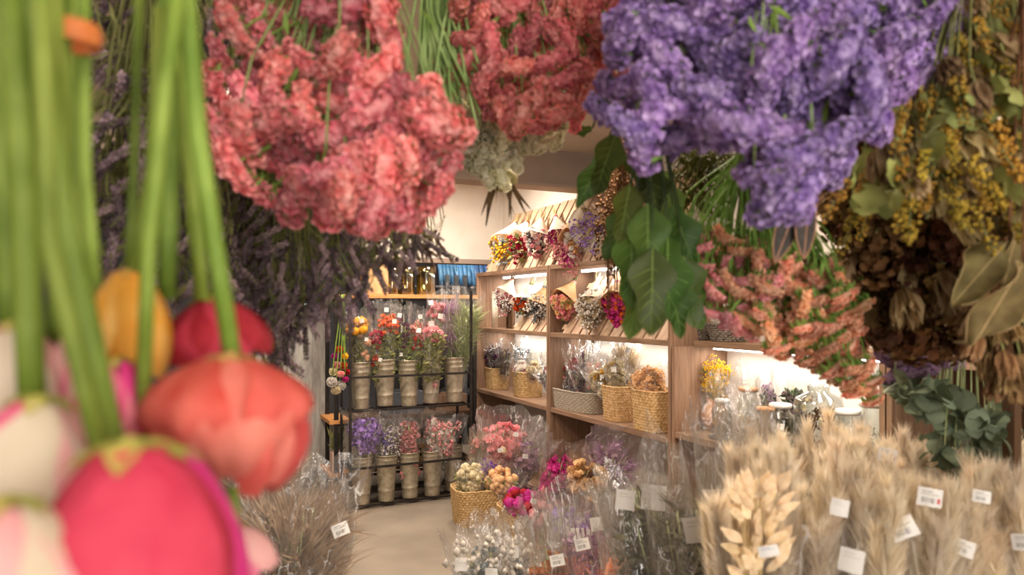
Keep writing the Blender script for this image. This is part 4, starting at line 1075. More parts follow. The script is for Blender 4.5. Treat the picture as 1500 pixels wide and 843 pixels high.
# ------------------------------------------------------------------ pampas bundles
def plume(L, n, spread):
    mb = MB()
    for i in range(n):
        t = U(0, 1) ** .8; c = V((sin(t * 2) * .01, 0, t * L)); w = U(0, 6.28)
        up = U(.5, 1.4); q = V((cos(w) * spread, sin(w) * spread, up)).normalized()
        mb.hair(c, c + q * U(.03, .075) * (1.1 - .4 * t), .001)
    mb.tube([(0, 0, -.45), (0, 0, 0), (sin(2) * .01, 0, L)], .0014, 3)
    return mb.mesh('plume', PAMP)
PLUMES = [plume(.28, 1500, .40), plume(.32, 1600, .32), plume(.26, 1400, .45), plume(.30, 1500, .30)]
GP = 'wrapped pampas bundles'
def pampas(lab, px, ptop, d, r, cnt, tags=(), wide=1.0):
    top = P(px, ptop, d); b = V((top.x, top.y, .38)); t = thing('pampas_bundle', lab, 'pampas grass', b, GP)
    b = V(t.location)
    for i in range(int(cnt * 2.3)):
        w = U(0, 6.28); rr = sqrt(U(0, 1)) * r
        q = V((cos(w) * rr, sin(w) * rr, 0)); tz = top.z - .30 - rr * .25 + U(-.035, .015)
        M = Matrix.Translation(V((top.x, top.y, tz)) + q - b) @ frame(V((q.x * 1.1, q.y * 1.1, 1 * .7))) @ Matrix.Scale(U(.9, 1.15), 4)
        put('plume', random.choice(PLUMES), t, M)
    part(t, 'cellophane_sleeve', sleeve_mb(b, V((top.x, top.y, top.z - .05)), .05, r * 1.25, .04, n=34, rows=10, rag=.03), FILM3, smooth=False)
    for (k, tx, ty, s, roll) in tags:
        q = P(tx, ty, d - r * 1.35 - .01); add_tag(t, q, k, s * .8, roll)
for a in [
    ('pampas bundle at the dark green bag end of the back row', 1165, 668, 1.62, .10, 15, [(2, 1160, 702, 1.3, .4)]),
    ('pampas bundle rising tallest in front of the bell jar', 1240, 655, 1.62, .10, 15, []),
    ('pampas bundle in the back row with a red-marked tag at its tip', 1318, 662, 1.60, .10, 15, [(1, 1300, 668, 1.3, -.2)]),
    ('pampas bundle in the back row below the eucalyptus', 1395, 684, 1.58, .10, 14, []),
    ('pampas bundle at the far end of the back row by the dark post', 1475, 700, 1.56, .10, 14, []),
    ('pampas bundle with a blank white card and a larger card below', 1215, 712, 1.25, .095, 16, [(2, 1230, 744, 1.1, -.15), (2, 1247, 822, 1.5, -.1)]),
    ('pampas bundle with a tilted barcode tag', 1305, 712, 1.25, .095, 16, [(0, 1322, 775, 1.5, .5)]),
    ('pampas bundle with a red-marked barcode tag on its shoulder', 1385, 715, 1.27, .095, 16, [(1, 1362, 729, 1.3, -.12), (0, 1410, 803, 1.2, -.2)]),
    ('front pampas bundle carrying two small dull barcode tags', 1470, 728, 1.25, .095, 16, [(0, 1438, 728, .9, -.1), (0, 1500, 795, 1.2, .2)]),
    ('pampas bundle half covered by the cream dried leaves', 1140, 735, 1.30, .085, 13, [])]:
    pampas(*a)
# cream bleached leaves in front
def cream_leaf():
    mb = MB()
    def f(u, v):
        w = .5 * (sin(pi * min(1, v * 1.05)) ** .8) * (1 - .35 * v)
        return ((u - .5) * w * .10, .006 * sin(v * 5) - abs(u - .5) * .02 * (1 - v), v * .11)
    mb.grid(f, 4, 8); return mb.mesh('cream_leaf', mat('bleached leaf', 'E3C79E', 'F3DFBE', scale=20, vary=.1, trans=.3, rough=.8))
CL = cream_leaf()
top = P(1105, 700, 1.15)
t = thing('bleached_leaf_bunch', 'bunch of bleached cream leaves in film with blue script tag', 'bouquet', (top.x, top.y, .38))
for i in range(60):
    x, y = U(1082, 1142), U(712, 855); d = 1.15 + U(-.03, .06)
    q = P(x, y, d) - V(t.location)
    side = (x - 1110) / 40
    dirv = (RT * (side + U(-.5,.5)) + UP * U(.3, 1.0) - FW * U(-.1, .4)).normalized()
    xx = (-FW + V((U(-.4,.4), U(-.4,.4), 0))).cross(dirv).normalized(); yy = dirv.cross(xx)
    put('leaf', CL, t, Matrix.Translation(q) @ Matrix((xx, yy, dirv)).transposed().to_4x4() @ Matrix.Scale(U(.28, .42), 4))
st = MB()
for i in range(8): st.tube([V((top.x + U(-.02,.02), top.y, .38)), P(1100 + U(-15, 20), 730, 1.18)], .003, 4)
part(t, 'stems', st, STRAWG, stuff=True)
add_tag(t, P(1126, 808, 1.09), 3, .75, .25)
# low bench that carries the pampas
bt = thing('display_bench', 'low dark timber bench carrying the pampas bundles', 'bench', tuple(P(1290, 800, 1.45).xy) + (0,))
Rb = Matrix.Translation(bt.location) @ Matrix.Rotation(-YAW, 4, 'Z')
for k in range(5):
    part(bt, 'plank', MB().box((-.42, -.36 + k * .145, .35), (.42, -.222 + k * .145, .378), M=Rb), W_DARK, smooth=False, bevel=.002)
for sx in (-.38, .38):
    for sy in (-.3, .3):
        part(bt, 'leg', MB().box((sx - .025, sy - .025, 0), (sx + .025, sy + .025, .349), M=Rb), W_DARK, smooth=False)
# ------------------------------------------------------------------ hanging bunches near the lens
ZROD = 2.16
def inpoly(x, y, poly):
    c = False; j = len(poly) - 1
    for i in range(len(poly)):
        xi, yi = poly[i]; xj, yj = poly[j]
        if (yi > y) != (yj > y) and x < (xj - xi) * (y - yi) / (yj - yi) + xi: c = not c
        j = i
    return c
def scatter(poly, n, tries=12):
    xs = [p[0] for p in poly]; ys = [p[1] for p in poly]; pts = []
    while len(pts) < n:
        best = None; bd = -1
        for k in range(tries):
            while True:
                q = (U(min(xs), max(xs)), U(min(ys), max(ys)))
                if inpoly(*q, poly): break
            dd = min([(q[0]-a)**2 + (q[1]-b)**2 for a, b in pts], default=1e9)
            if dd > bd: bd, best = dd, q
        pts.append(best)
    return pts

def statice_mesh(name, pm, L=.09, rows=5, cnt=13, fr=.0058, arch=.3, rad=.012, span=2.2, teeth=2, bent=.3):
    """one-sided flower spike: florets packed over the lower half of a bent axis, green calyxes behind"""
    mb = MB(); bend = U(-bent, bent)
    def axis(s): return V((s * L, bend * L * s * s, arch * L * (s * 2) ** 2 * .35))
    for i in range(cnt):
        s = (i + .5) / cnt - .5 + U(-.02, .02); c = axis(s)
        rr = rad * (1 - .45 * (s * 2) ** 4) * U(.85, 1.2)
        for r in range(rows):
            w = (r / (rows - 1) - .5) * span + U(-.2, .2)
            d = V((s * .9 + U(-.3,.3), sin(w), -cos(w))).normalized()
            tip = c + d * rr * U(.8, 1.25)
            mb.cone(tip, c, fr * .35, 3, 1)
            mb.ruffle(tip, d, fr * U(.85, 1.2), 0, lobes=4, depth=.55)
            mb.ruffle(tip + d * fr * .45, d + V((U(-.4,.4), U(-.4,.4), U(-.2,.2))), fr * .7, 0, lobes=3)
        for q in range(teeth):
            b = c + V((0, U(-.006,.006), .001)); mb.hair(b, b + V((U(-.005,.005), U(-.009,.009), U(.006, .018))), .0022, 1)
    mb.tube([axis(k / 8 - .5) + V((0, 0, -rad * .35)) for k in range(9)], [rad * q for q in (.35, .62, .75, .8, .82, .8, .75, .62, .35)], 8, 0)
    mb.tube([axis(k / 6 - .5) for k in range(7)], .0018, 4, 1)
    mb.tube([(0, 0, 0), (.003, .002, .02), (0, 0, .045)], .0018, 4, 1)
    return mb.mesh(name, [pm, GREEN])
def variants(name, pm, **k): return [statice_mesh(name, pm, **k) for _ in range(4)]

def hook(t, T):
    part(t, 'twine', MB().lathe([(.011, -.012), (.016, -.004), (.016, .006), (.011, .014)], 12, T), STRAWG)
    if T.z < ZROD: part(t, 'hanging_cord', MB().tube([T, V((T.x, T.y, ZROD))], .0012, 4), STRAWG)

def hang_bunch(name, lab, cat, poly, d0, d1, n, tie, pick, stem_m, scale=(.85, 1.25), bundle=.5, stem_r=.0016, face=.5, leafm=None, pname='flower_spike', down=.5, wild=.35, extra=()):
    T = P(*tie); t = thing(name, lab, cat, T, 'bunches hung upside down overhead')
    cx = sum(p[0] for p in poly) / len(poly); cy = sum(p[1] for p in poly) / len(poly)
    R = max(sqrt((a - cx) ** 2 + (b - cy) ** 2) for a, b in poly)
    st = MB(); axis = P(cx, cy, (d0 + d1) / 2)
    for (x, y) in scatter(poly, n):
        w = sqrt((x - cx) ** 2 + (y - cy) ** 2) / R
        d = d0 + (d1 - d0) * min(1, (.55 * w * w + U(0, .6)))
        E = P(x, y, d)
        me, s = pick(x, y), U(*scale)
        out = (E - axis); out.z = 0
        out = out.normalized() if out.length > 1e-5 else V((0, 0, 0))
        dirv = (out * .6 - UP * down - FW * face * U(.3, 1.4) + V((U(-wild,wild), U(-wild,wild), U(-.3,.3)))).normalized()
        M = Matrix.Translation(E - T) @ frame(-dirv) @ Matrix.Scale(s, 4)
        put(pname, me, t, M)
        j = V((U(-1,1), U(-1,1), 0)) * .012
        c1 = T + j + V((0, 0, -(T.z - E.z) * bundle)); c2 = E - dirv * .04 * s + V((0, 0, .5 * (T.z - E.z) * (1 - bundle)))
        st.tube(bez(T + j, c1, c2, E - dirv * .04 * s, 5), stem_r, 4)
        if leafm and random.random() < .6:
            k = U(.55, .9); q = T + (E - T) * k + j
            st.blade(q, q + V((U(-.03,.03), U(-.03,.03), -U(.02, .05))), .004, 1)
    for (xa, ya, xb, yb, q) in extra:
        a, b = P(xa, ya, q), P(xb, yb, q + U(-.04, .04)); st.tube(bez(T, a, (a + b) / 2 + RT * U(-.01, .01), b, 6), stem_r * 1.25, 5)
    part(t, 'stems', st, [stem_m, leafm or stem_m], stuff=True)
    hook(t, T)
    return t

GS = mat('statice stem', '7F9A55', 'A4BC78', scale=20, vary=.08, rough=.7, trans=.1)
vC, vC2, vP = variants('coral_spike', CORAL, L=.066, cnt=10, rows=6, fr=.0068, rad=.0155, span=2.6), variants('deep_coral_spike', CORAL2, L=.066, cnt=10, fr=.006, rad=.0125), variants('purple_spike', PURPLE, L=.068, cnt=10, rows=6, fr=.0068, rad=.0155, span=2.6)
vS, vR = variants('salmon_spike', SALMON, L=.052, cnt=10, rows=4, fr=.0046, rad=.0095, span=1.5, teeth=6, bent=.7), variants('rose_spike', ROSE, L=.05, cnt=9, rows=4, fr=.0044, rad=.009, span=1.5, teeth=6)
vI, vM = variants('ivory_spike', IVORY, L=.07), variants('mauve_spike', MAUVE, L=.06, cnt=9, fr=.0055)
rc = random.choice
hang_bunch('hanging_statice_bunch', 'big bunch of coral pink statice hanging beside the green ranunculus stems', 'bouquet',
    [(300, 115), (325, 40), (350, -60), (575, -60), (575, 75), (560, 118), (640, 150), (680, 200), (678, 232), (655, 295), (610, 320), (555, 335), (500, 335), (430, 300), (375, 275), (320, 240), (300, 180)],
    .84, 1.10, 96, (520, -300, 1.0), lambda x, y: rc(vC), GS, scale=(.75, 1.15), leafm=GREEN)
hang_bunch('hanging_statice_bunch', 'bunch of deeper coral statice hanging between the pink and purple bunches', 'bouquet',
    [(650, -50), (925, -50), (905, 90), (895, 135), (830, 175), (785, 190), (740, 180), (700, 150), (640, 115), (665, 60), (650, 30)],
    1.10, 1.36, 105, (740, -260, 1.22), lambda x, y: rc(vC2), GS, scale=(.8, 1.1), leafm=GREEN, stem_r=.0021,
    extra=[(U(575, 665), -60, U(590, 705), U(90, 190), 1.16) for _ in range(46)])
hang_bunch('hanging_statice_bunch', 'bunch of ivory statice peeping out under the deeper coral bunch', 'bouquet',
    [(670, 160), (835, 175), (815, 205), (765, 222), (728, 262), (700, 255), (660, 225), (650, 190)], 1.36, 1.5, 46, (735, -200, 1.45), lambda x, y: rc(vI), GS, scale=(.75, 1.0))
hang_bunch('hanging_statice_bunch', 'huge bunch of purple statice hanging above the salmon bunch', 'bouquet',
    [(915, 20), (925, -60), (1400, -60), (1390, 30), (1360, 110), (1290, 140), (1270, 190), (1235, 195), (1220, 250), (1160, 295), (1118, 295), (1118, 240), (1060, 200), (960, 208), (925, 205), (885, 160), (905, 140), (905, 60)],
    .80, 1.08, 140, (1130, -330, .95), lambda x, y: rc(vP), GS, scale=(.8, 1.15), leafm=GREEN)
hang_bunch('hanging_statice_bunch', 'bunch of salmon and rose statice with green stems over the jars', 'bouquet',
    [(990, 325), (1040, 335), (1095, 345), (1150, 375), (1225, 385), (1258, 425), (1255, 500), (1285, 590), (1262, 585), (1225, 560), (1160, 525), (1100, 490), (1030, 455), (990, 445), (1000, 390)],
    1.14, 1.36, 175, (1092, 205, 1.25), lambda x, y: rc(vR if x < 1095 + U(-45, 45) else vS), GREEN, scale=(.75, 1.1), bundle=.3, down=1.25, face=.42, wild=.5, leafm=GREEN, stem_r=.0019)
hang_bunch('hanging_statice_bunch', 'small dull mauve statice bunch hanging above the eucalyptus', 'bouquet',
    [(1285, 490), (1400, 490), (1405, 540), (1300, 550)], 1.45, 1.55, 26, (1345, 250, 1.5), lambda x, y: rc(vM), STEMG, scale=(.7, .95))

# lavender
def lavender(lm):
    mb = MB()
    for k in range(9):
        z = -.0055 * k
        for j in range(4):
            w = j * 1.57 + k * .6 + U(-.2,.2); q = V((cos(w) * .0026, sin(w) * .0026, z)); mb.ball(q, .0024 * (1.15 - k * .06) * U(.6, 1.2), 0, sq=1.8, lvl=0, jit=.15)
    mb.tube([(0, 0, .05), (0, 0, -.04)], .0009, 3, 1)
    for k in range(2): mb.blade((0, 0, U(.01,.05)), (U(-.02,.02), U(-.02,.02), -.01), .0014, 1)
    return mb.mesh('lavender_spike', [lm, OLIVE])
TWIG = mat('dark twig bud', '4A3430', '6E524A', scale=40, vary=.2)
vL, vT = [lavender(LAV) for _ in range(4)], [lavender(TWIG) for _ in range(3)]
def lav(lab, poly, d0, d1, n, tie, s=(1.0, 1.6), vv=None):
    return hang_bunch('hanging_lavender_bunch', lab, 'bouquet', poly, d0, d1, int(n * 1.45), tie, lambda x, y: rc(vv or vL), OLIVE, scale=s, stem_r=.0012, leafm=OLIVE, down=.9, face=.3, pname='lavender_spike', wild=.9)
lav('dark dried lavender bunch behind the green ranunculus stems', [(120, -40), (335, -40), (330, 120), (330, 250), (345, 420), (230, 440), (120, 420)], 1.0, 1.25, 150, (230, -300, 1.1), (1.1, 1.9))
lav('loose lavender bunch hanging below the coral statice', [(330, 200), (430, 300), (560, 330), (625, 335), (630, 370), (550, 400), (510, 440), (470, 470), (420, 500), (370, 480), (330, 420)], 1.2, 1.45, 150, (440, -200, 1.3))
lav('shadowy dried lavender bunch in front of the grey cabinet', [(300, 280), (400, 300), (425, 430), (420, 520), (430, 580), (400, 600), (370, 560), (300, 500)], 1.3, 1.6, 130, (370, -150, 1.45))
lav('sparse lavender sprigs silhouetted against the white header wall', [(545, 345), (640, 335), (652, 362), (600, 385), (548, 380)], 1.4, 1.55, 30, (560, -100, 1.48), (.7, 1.0), vT)

# dried spiky seed head below the ivory statice
c = P(735, 262, 1.5); t = thing('hanging_thistle_head', 'dried spiky brown thistle head under the ivory statice', 'dried flower', c)
part(t, 'seed_head', MB().ball(c, .034, lvl=2, sq=.8, jit=.06), mat('seed head', '8F8352', 'B5A874', scale=80, bump=.6, vary=0))
me = MB().grid(lambda u, v: ((u - .5) * .014 * (1 - v) ** .7, .01 * v * v, -v * .10), 2, 6).mesh('bract', mat('brown bract', '4E3C2A', '6E573C', scale=40, trans=.1))
for k in range(11):
    w = k * .57; M = Matrix.Translation(V((cos(w) * .02, sin(w) * .02, -.01))) @ Matrix.Rotation(w, 4, 'Z') @ Matrix.Rotation(-U(.0, .75), 4, 'Y') @ Matrix.Scale(U(.6, 1.0), 4)
    put('bract', me, t, M)
part(t, 'stem', MB().tube([c, V((c.x, c.y, ZROD))], .002, 5), STEMG)

# broad green leaves
def lobed_leaf(L=.105, lobes=True, col=None):
    mb = MB(); nv = 14
    ph = U(0, 6)
    def f(u, v):
        s = (u - .5) * 2
        w = .235 * L * (sin(pi * (v ** .75)) ** .75 + .02)
        if lobes: w *= 1 + .30 * sin(v * 11 + ph) * (1 if s > 0 else .8)
        x = s * w
        return (x, -.10 * L * (1 - abs(s)) * 0 + .16 * abs(x) + .05 * L * sin(v * 3 + ph) + .015 * L * sin(9 * v + 3 * s), -v * L * (1 + .06 * abs(s) * (1 if lobes else 0)))
    mb.grid(f, 8, nv, 0)
    rib = [V(f(.5, k / 8)) + V((0, -.0006, 0)) for k in range(9)]
    mb.tube(rib, [.0012 * (1 - k / 10) for k in range(9)], 4, 1)
    for k in range(2, 7):
        for sd in (.5 - .42, .5 + .42):
            a = V(f(.5, k / 8)); b = V(f(sd, min(.98, k / 8 + .1))); mb.tube([a + V((0, -.0005, 0)), (a + b) / 2 + V((0, -.0004, 0)), b], .0005, 3, 1)
    return mb.mesh('leaf', col or [LEAFG, LEAFV])
LEAFG = mat('broad leaf green', '324A1C', '566A2E', scale=14, vary=.4, trans=.2, rough=.42)
LEAFV = mat('leaf vein', '7C9A48', '8CA858', scale=10, vary=.1, rough=.6)
LV = [lobed_leaf() for _ in range(4)]
T = P(955, 60, 1.15); t = thing('hanging_leaf_branch', 'bunch of broad glossy green lobed leaves hanging between bouquets', 'foliage', T)
st = MB()
for (x, y, d, s, rl) in [(905, 195, 1.15, .95, .3), (888, 222, 1.18, .95, .55), (928, 205, 1.17, .8, -.1), (945, 225, 1.16, 1.0, -.2), (925, 270, 1.14, .9, .25), (965, 250, 1.2, 1.0, -.3), (950, 300, 1.12, 1.15, .1), (985, 300, 1.16, 1.0, -.35),
                         (930, 330, 1.15, 1.25, .2), (975, 340, 1.12, 1.3, -.05), (955, 365, 1.10, 1.25, .1), (1000, 375, 1.15, 1.1, -.3), (985, 395, 1.13, 1.0, -.1), (945, 400, 1.14, 1.0, .2), (1010, 400, 1.2, .9, -.2), (920, 305, 1.22, .9, .5), (868, 188, 1.25, .35, 1.2)]:
    q = P(x, y, d); M = Matrix.Translation(q - T) @ Matrix.Rotation(-YAW, 4, 'Z') @ Matrix.Rotation(rl + U(-.1,.1), 4, 'Y') @ Matrix.Rotation(U(-.35,.25), 4, 'X') @ Matrix.Rotation(U(-.6,.6), 4, 'Z') @ Matrix.Scale(s, 4)
    put('leaf', rc(LV), t, M)
    st.tube(bez(T, T + V((0, 0, -.1)), q + V((0, 0, .06)), q, 5), .0018, 5)
part(t, 'stems', st, DGREEN, stuff=True); hook(t, T)

# brown grass bunch beyond the leaves
T = P(905, 150, 2.0); t = thing('hanging_grass_bunch', 'thin brown seed grass bunch hanging before the slatted boards', 'bouquet', T)
st, sd = MB(), MB()
for i in range(46):
    e = P(U(882, 930), U(330, 470), 2.0 + U(-.05, .05)); st.tube(bez(T, T + V((0, 0, -.15)), e + V((0, 0, .2)), e, 4), .0013, 3)
    for k in range(10):
        q = e + (T - e) * U(.1, .7) + V((U(-.012,.012), U(-.012,.012), 0)); q = P(0, 0, 0) * 0 + q
        sd.ball(q, U(.003, .006), lvl=0)
for i in range(160):
    q = P(U(872, 905), U(255, 380), 2.0 + U(-.06, .04)); sd.ball(q, U(.004, .007), lvl=0)
part(t, 'stems', st, mat('brown grass stem', '7A5630', 'A07A4C', scale=30), stuff=True); part(t, 'seeds', sd, BROWN, stuff=True); hook(t, T)
a, b = P(850, 0, 2.0), P(1010, 0, 2.0); a.z = b.z = ZROD
t = thing('hanging_rod', 'short wooden hanging rod over the brown seed grass', 'rod', (a + b) / 2, 'hanging rods')
part(t, 'rod', MB().tube([a, b], .011, 10), W_DARK)
for e in (a, b): part(t, 'hanger', MB().tube([e, V((e.x, e.y, 2.36))], .003, 5), BLACK)

# mossy dark bunch
def scatter_bunch(name, lab, cat, poly, d0, d1, n, tie, fn, mats, stem_m, group='bunches hung upside down overhead'):
    T = P(*tie); t = thing(name, lab, cat, T, group); fl, st = MB(), MB()
    for (x, y) in scatter(poly, n, 3):
        d = U(d0, d1); E = P(x, y, d); fn(fl, E)
        if random.random() < .35: st.tube(bez(T, T + V((0, 0, -.1)), E + V((0, 0, .1)), E, 3), .0014, 3)
    part(t, 'foliage', fl, mats, stuff=True); part(t, 'stems', st, stem_m, stuff=True); hook(t, T)
    return t
MOSS = mat('moss olive', '3C3E16', '5E5E26', scale=40, vary=.1, trans=.15)
scatter_bunch('hanging_moss_bunch', 'fine dark moss-green bunch behind the purple statice', 'bouquet', [(985, 215), (1095, 225), (1070, 260), (1040, 300), (990, 295)], 1.5, 1.62, 120, (1035, 50, 1.55),
              lambda mb, E: [mb.blade(E, E + V((U(-.03,.03), U(-.03,.03), -U(.0,.04))), .003) for _ in range(5)], MOSS, OLIVE)

# yellow green mixed bunch at the dim end
def oak_leaf():
    mb = MB()
    def f(u, v):
        s = (u - .5) * 2; w = .015 * (sin(pi * v ** .8) ** .6 + .05) * (1 + .45 * sin(v * 17))
        return (s * w, .2 * abs(s * w) + .004 * sin(7 * v), -v * .05)
    mb.grid(f, 6, 12); return mb.mesh('leaf', mat('pale oak leaf', '767F42', '9EA564', scale=20, vary=.2, trans=.25))
def golden():
    mb = MB()
    for k in range(60):
        z = -U(0, .075); r = .011 * (1.1 + z * 7); w = U(0, 6.28); mb.ball((cos(w) * r * U(.3,1), sin(w) * r * U(.3,1), z), U(.0022, .004), 0, lvl=0)
    mb.tube([(0, 0, .04), (0, 0, -.07)], .001, 3, 1); return mb.mesh('golden_spike', [mat('old gold', '8A6A1C', 'B8963A', scale=60, vary=.25), OLIVE])
def protea(pm):
    mb = MB()
    for k in range(26):
        w = k * 2.4; l = k / 26; r = .02 * (1 - .5 * l); a = V((cos(w) * .006, sin(w) * .006, 0)); b = V((cos(w) * r, sin(w) * r, -.05 - .012 * l))
        mb.blade(a, b, .0075, 0, curl=.1)
    mb.tube([(0, 0, .06), (0, 0, -.01)], .0022, 5, 1); return mb.mesh('protea_head', [pm, OLIVE])
def crinkle():
    mb = MB()
    for k in range(34):
        q = V((U(-1,1), U(-1,1), U(-1,1)))
        if q.length > 1: q.normalize()
        q *= .028; mb.ruffle(q, q + V((0, 0, -.01)), U(.006, .012), 0, lobes=4, depth=.2)
    mb.tube([(0, 0, .06), (0, 0, 0)], .0016, 4, 1); return mb.mesh('crinkled_head', [mat('umber petal', '54361F', '86603C', scale=50, vary=.35, trans=.15), BROWN])
FADED, TANBELL = mat('faded protea', '9A8058', 'C0A87E', scale=30, vary=.25, trans=.2), mat('tan bell', '7A5C3E', 'A08058', scale=30, vary=.25, trans=.15)
vO, vG, vPr, vB, vK = [oak_leaf() for _ in range(3)], [golden() for _ in range(3)], [protea(FADED) for _ in range(3)], [protea(TANBELL) for _ in range(3)], [crinkle() for _ in range(4)]
hang_bunch('hanging_mixed_bunch', 'olive and old gold mixed dried bunch hanging at the dim end', 'bouquet',
    [(1290, 200), (1300, 150), (1380, 110), (1410, 20), (1420, -50), (1560, -50), (1560, 300), (1480, 270), (1420, 310), (1370, 285), (1300, 270), (1262, 300), (1245, 255)],
    .95, 1.2, 230, (1440, -280, 1.08), lambda x, y: rc(vO if random.random() < .38 else vG if random.random() < .62 else vPr), OLIVE, scale=(.8, 1.3), down=1.4, face=.4, pname='dried_sprig')
hang_bunch('hanging_crinkled_bunch', 'dark umber bunch of crinkled dried flower heads beside the salmon statice', 'bouquet',
    [(1222, 330), (1215, 240), (1270, 170), (1370, 200), (1440, 250), (1440, 330), (1500, 350), (1500, 420), (1450, 480), (1420, 520), (1330, 510), (1275, 490), (1255, 420)],
    1.2, 1.5, 190, (1360, -150, 1.35), lambda x, y: rc(vK if random.random() < .85 else vPr), BROWN, scale=(.9, 1.5), down=1.2, face=.4, pname='crinkled_head')
hang_bunch('hanging_bellflower_bunch', 'drooping tan bunch of papery bells below the curled dry leaves', 'bouquet',
    [(1425, 460), (1510, 440), (1520, 570), (1480, 560), (1440, 525)], 1.05, 1.15, 40, (1500, -100, 1.1), lambda x, y: rc(vB), BROWN, scale=(.55, .85), down=2, face=.3, pname='papery_bell')
# curled dry leaves
def curl_leaf():
    mb = MB(); ph = U(0, 6)
    def f(u, v):
        s = (u - .5) * 2; w = .05 * (sin(pi * v ** .7) ** .7 + .04); wav = .018 * sin(9 * v + ph + 1.5 * s) * abs(s)
        return (s * w * cos(.5 * s), .035 * s * s * sin(4 * v + ph) + wav, -v * .20)
    mb.grid(f, 10, 18, 0)
    for sd in (0, 1): mb.tube([V(f(sd, k / 18)) for k in range(19)], .0009, 4, 1)
    mb.tube([V(f(.5, k / 12)) for k in range(13)], .001, 4, 1)
    return mb.mesh('leaf', [mat('dry olive leaf', '5A4E2E', '7A6C44', scale=18, vary=.15, trans=.2), mat('dry leaf edge', 'B59A6A', 'C8AF80', scale=20)])
T = P(1500, -60, .95); t = thing('hanging_curled_leaves', 'branch of large curled dry olive leaves with pale edges', 'foliage', T, 'bunches hung upside down overhead')
st = MB()
for (x, y, d, s, rl) in [(1478, 352, .98, .62, .72), (1500, 385, .96, .66, .55), (1430, 270, 1.05, .5, -.1), (1500, 300, 1.0, .6, .25), (1470, 250, 1.05, .5, .1)]:
    q = P(x, y, d); put('leaf', curl_leaf(), t, Matrix.Translation(q - T) @ Matrix.Rotation(-YAW, 4, 'Z') @ Matrix.Rotation(rl, 4, 'Y') @ Matrix.Rotation(U(-.3,.3), 4, 'Z') @ Matrix.Scale(s, 4))
    st.tube(bez(T, T + V((0, 0, -.1)), q + V((0, 0, .06)), q, 5), .002, 5)
part(t, 'stems', st, BROWN, stuff=True); hook(t, T)
# skeleton leaf charm
T = P(1188, 215, 1.0); t = thing('hanging_skeleton_leaf', 'dark oval skeleton leaf with a pale rim hanging before the salmon statice', 'foliage', T)
def sk(u, v):
    s = (u - .5) * 2; w = .019 * sin(pi * v) ** .8; return (s * w, .1 * abs(s * w), -v * .10)
for (x, y, rl) in ((1172, 288, .36), (1186, 276, .08)):
    q = P(x, y, 1.0); mb = MB().grid(sk, 6, 12, 0)
    for sd in (0, .5, 1): mb.tube([V(sk(sd, k / 12)) for k in range(13)], .0011, 4, 1)
    put('leaf', mb.mesh('leaf', [mat('dark leaf membrane', '33302E', '47423E', scale=60, vary=0), mat('copper rim', 'A07458', 'B58A6C', vary=0)]), t, Matrix.Translation(q - T) @ Matrix.Rotation(-YAW, 4, 'Z') @ Matrix.Rotation(rl, 4, 'Y') @ Matrix.Rotation(.4, 4, 'Z'))
part(t, 'hanging_cord', MB().tube([P(1172, 288, 1.0), T, V((T.x, T.y, ZROD))], .001, 4), BROWN)

# eucalyptus
EUC = mat('eucalyptus leaf', '4E5A44', '76836A', scale=12, vary=.25, trans=.2, rough=.6)
em = MB().grid(lambda u, v: ((u - .5) * .034 * (sin(pi * min(v * 1.02, 1)) ** .55 + .03), .004 * sin(v * 4) + .15 * abs(u - .5) * .03, -v * .036), 6, 8).mesh('leaf', EUC)
for (lab, poly, d0, d1, n, tie) in [('eucalyptus branch hanging in front of the dark shelf panel', [(1305, 540), (1330, 535), (1400, 560), (1440, 600), (1480, 560), (1475, 680), (1420, 690), (1370, 680), (1360, 640), (1400, 610), (1340, 600), (1310, 570)], 1.42, 1.62, 200, (1420, 200, 1.5)),]:
    T = P(*tie); t = thing('hanging_eucalyptus_branch', lab, 'foliage', T, 'bunches hung upside down overhead'); st = MB()
    for (x, y) in scatter(poly, n, 6):
        q = P(x, y, U(d0, d1)); put('leaf', em, t, Matrix.Translation(q - T) @ Matrix.Rotation(U(0, 6.28), 4, 'Z') @ Matrix.Rotation(U(-1.2, 1.2), 4, 'X') @ Matrix.Scale(U(.8, 1.4), 4))
        if random.random() < .16: st.tube(bez(T, T + V((0, 0, -.2)), q + V((0, 0, .12)), q, 4), .0013, 3)
    part(t, 'stems', st, STEMG, stuff=True); hook(t, T)
q = P(1482, 700, 1.45)
single('timber_post', 'slim dark timber post beside the eucalyptus', 'post', MB().box((q.x - .012, q.y - .012, 0), (q.x + .012, q.y + .012, ZROD - .011)), W_DARK, smooth=False, base=(q.x, q.y, 0))

# rods overhead that the bunches hang from
for d, lab in ((.42, 'wooden hanging rod over the ranunculus stems'), (.98, 'wooden hanging rod over the purple statice'), (1.25, 'wooden hanging rod over the salmon statice'), (1.5, 'wooden hanging rod over the eucalyptus')):
    a, b = P(-150, 0, d), P(1650, 0, d); a.z = b.z = ZROD
    t = thing('hanging_rod', lab, 'rod', (a + b) / 2, 'hanging rods')
    part(t, 'rod', MB().tube([a, b], .011, 10), W_DARK)
    for e in (a, b): part(t, 'hanger', MB().tube([e, V((e.x, e.y, 2.36))], .003, 5), BLACK)

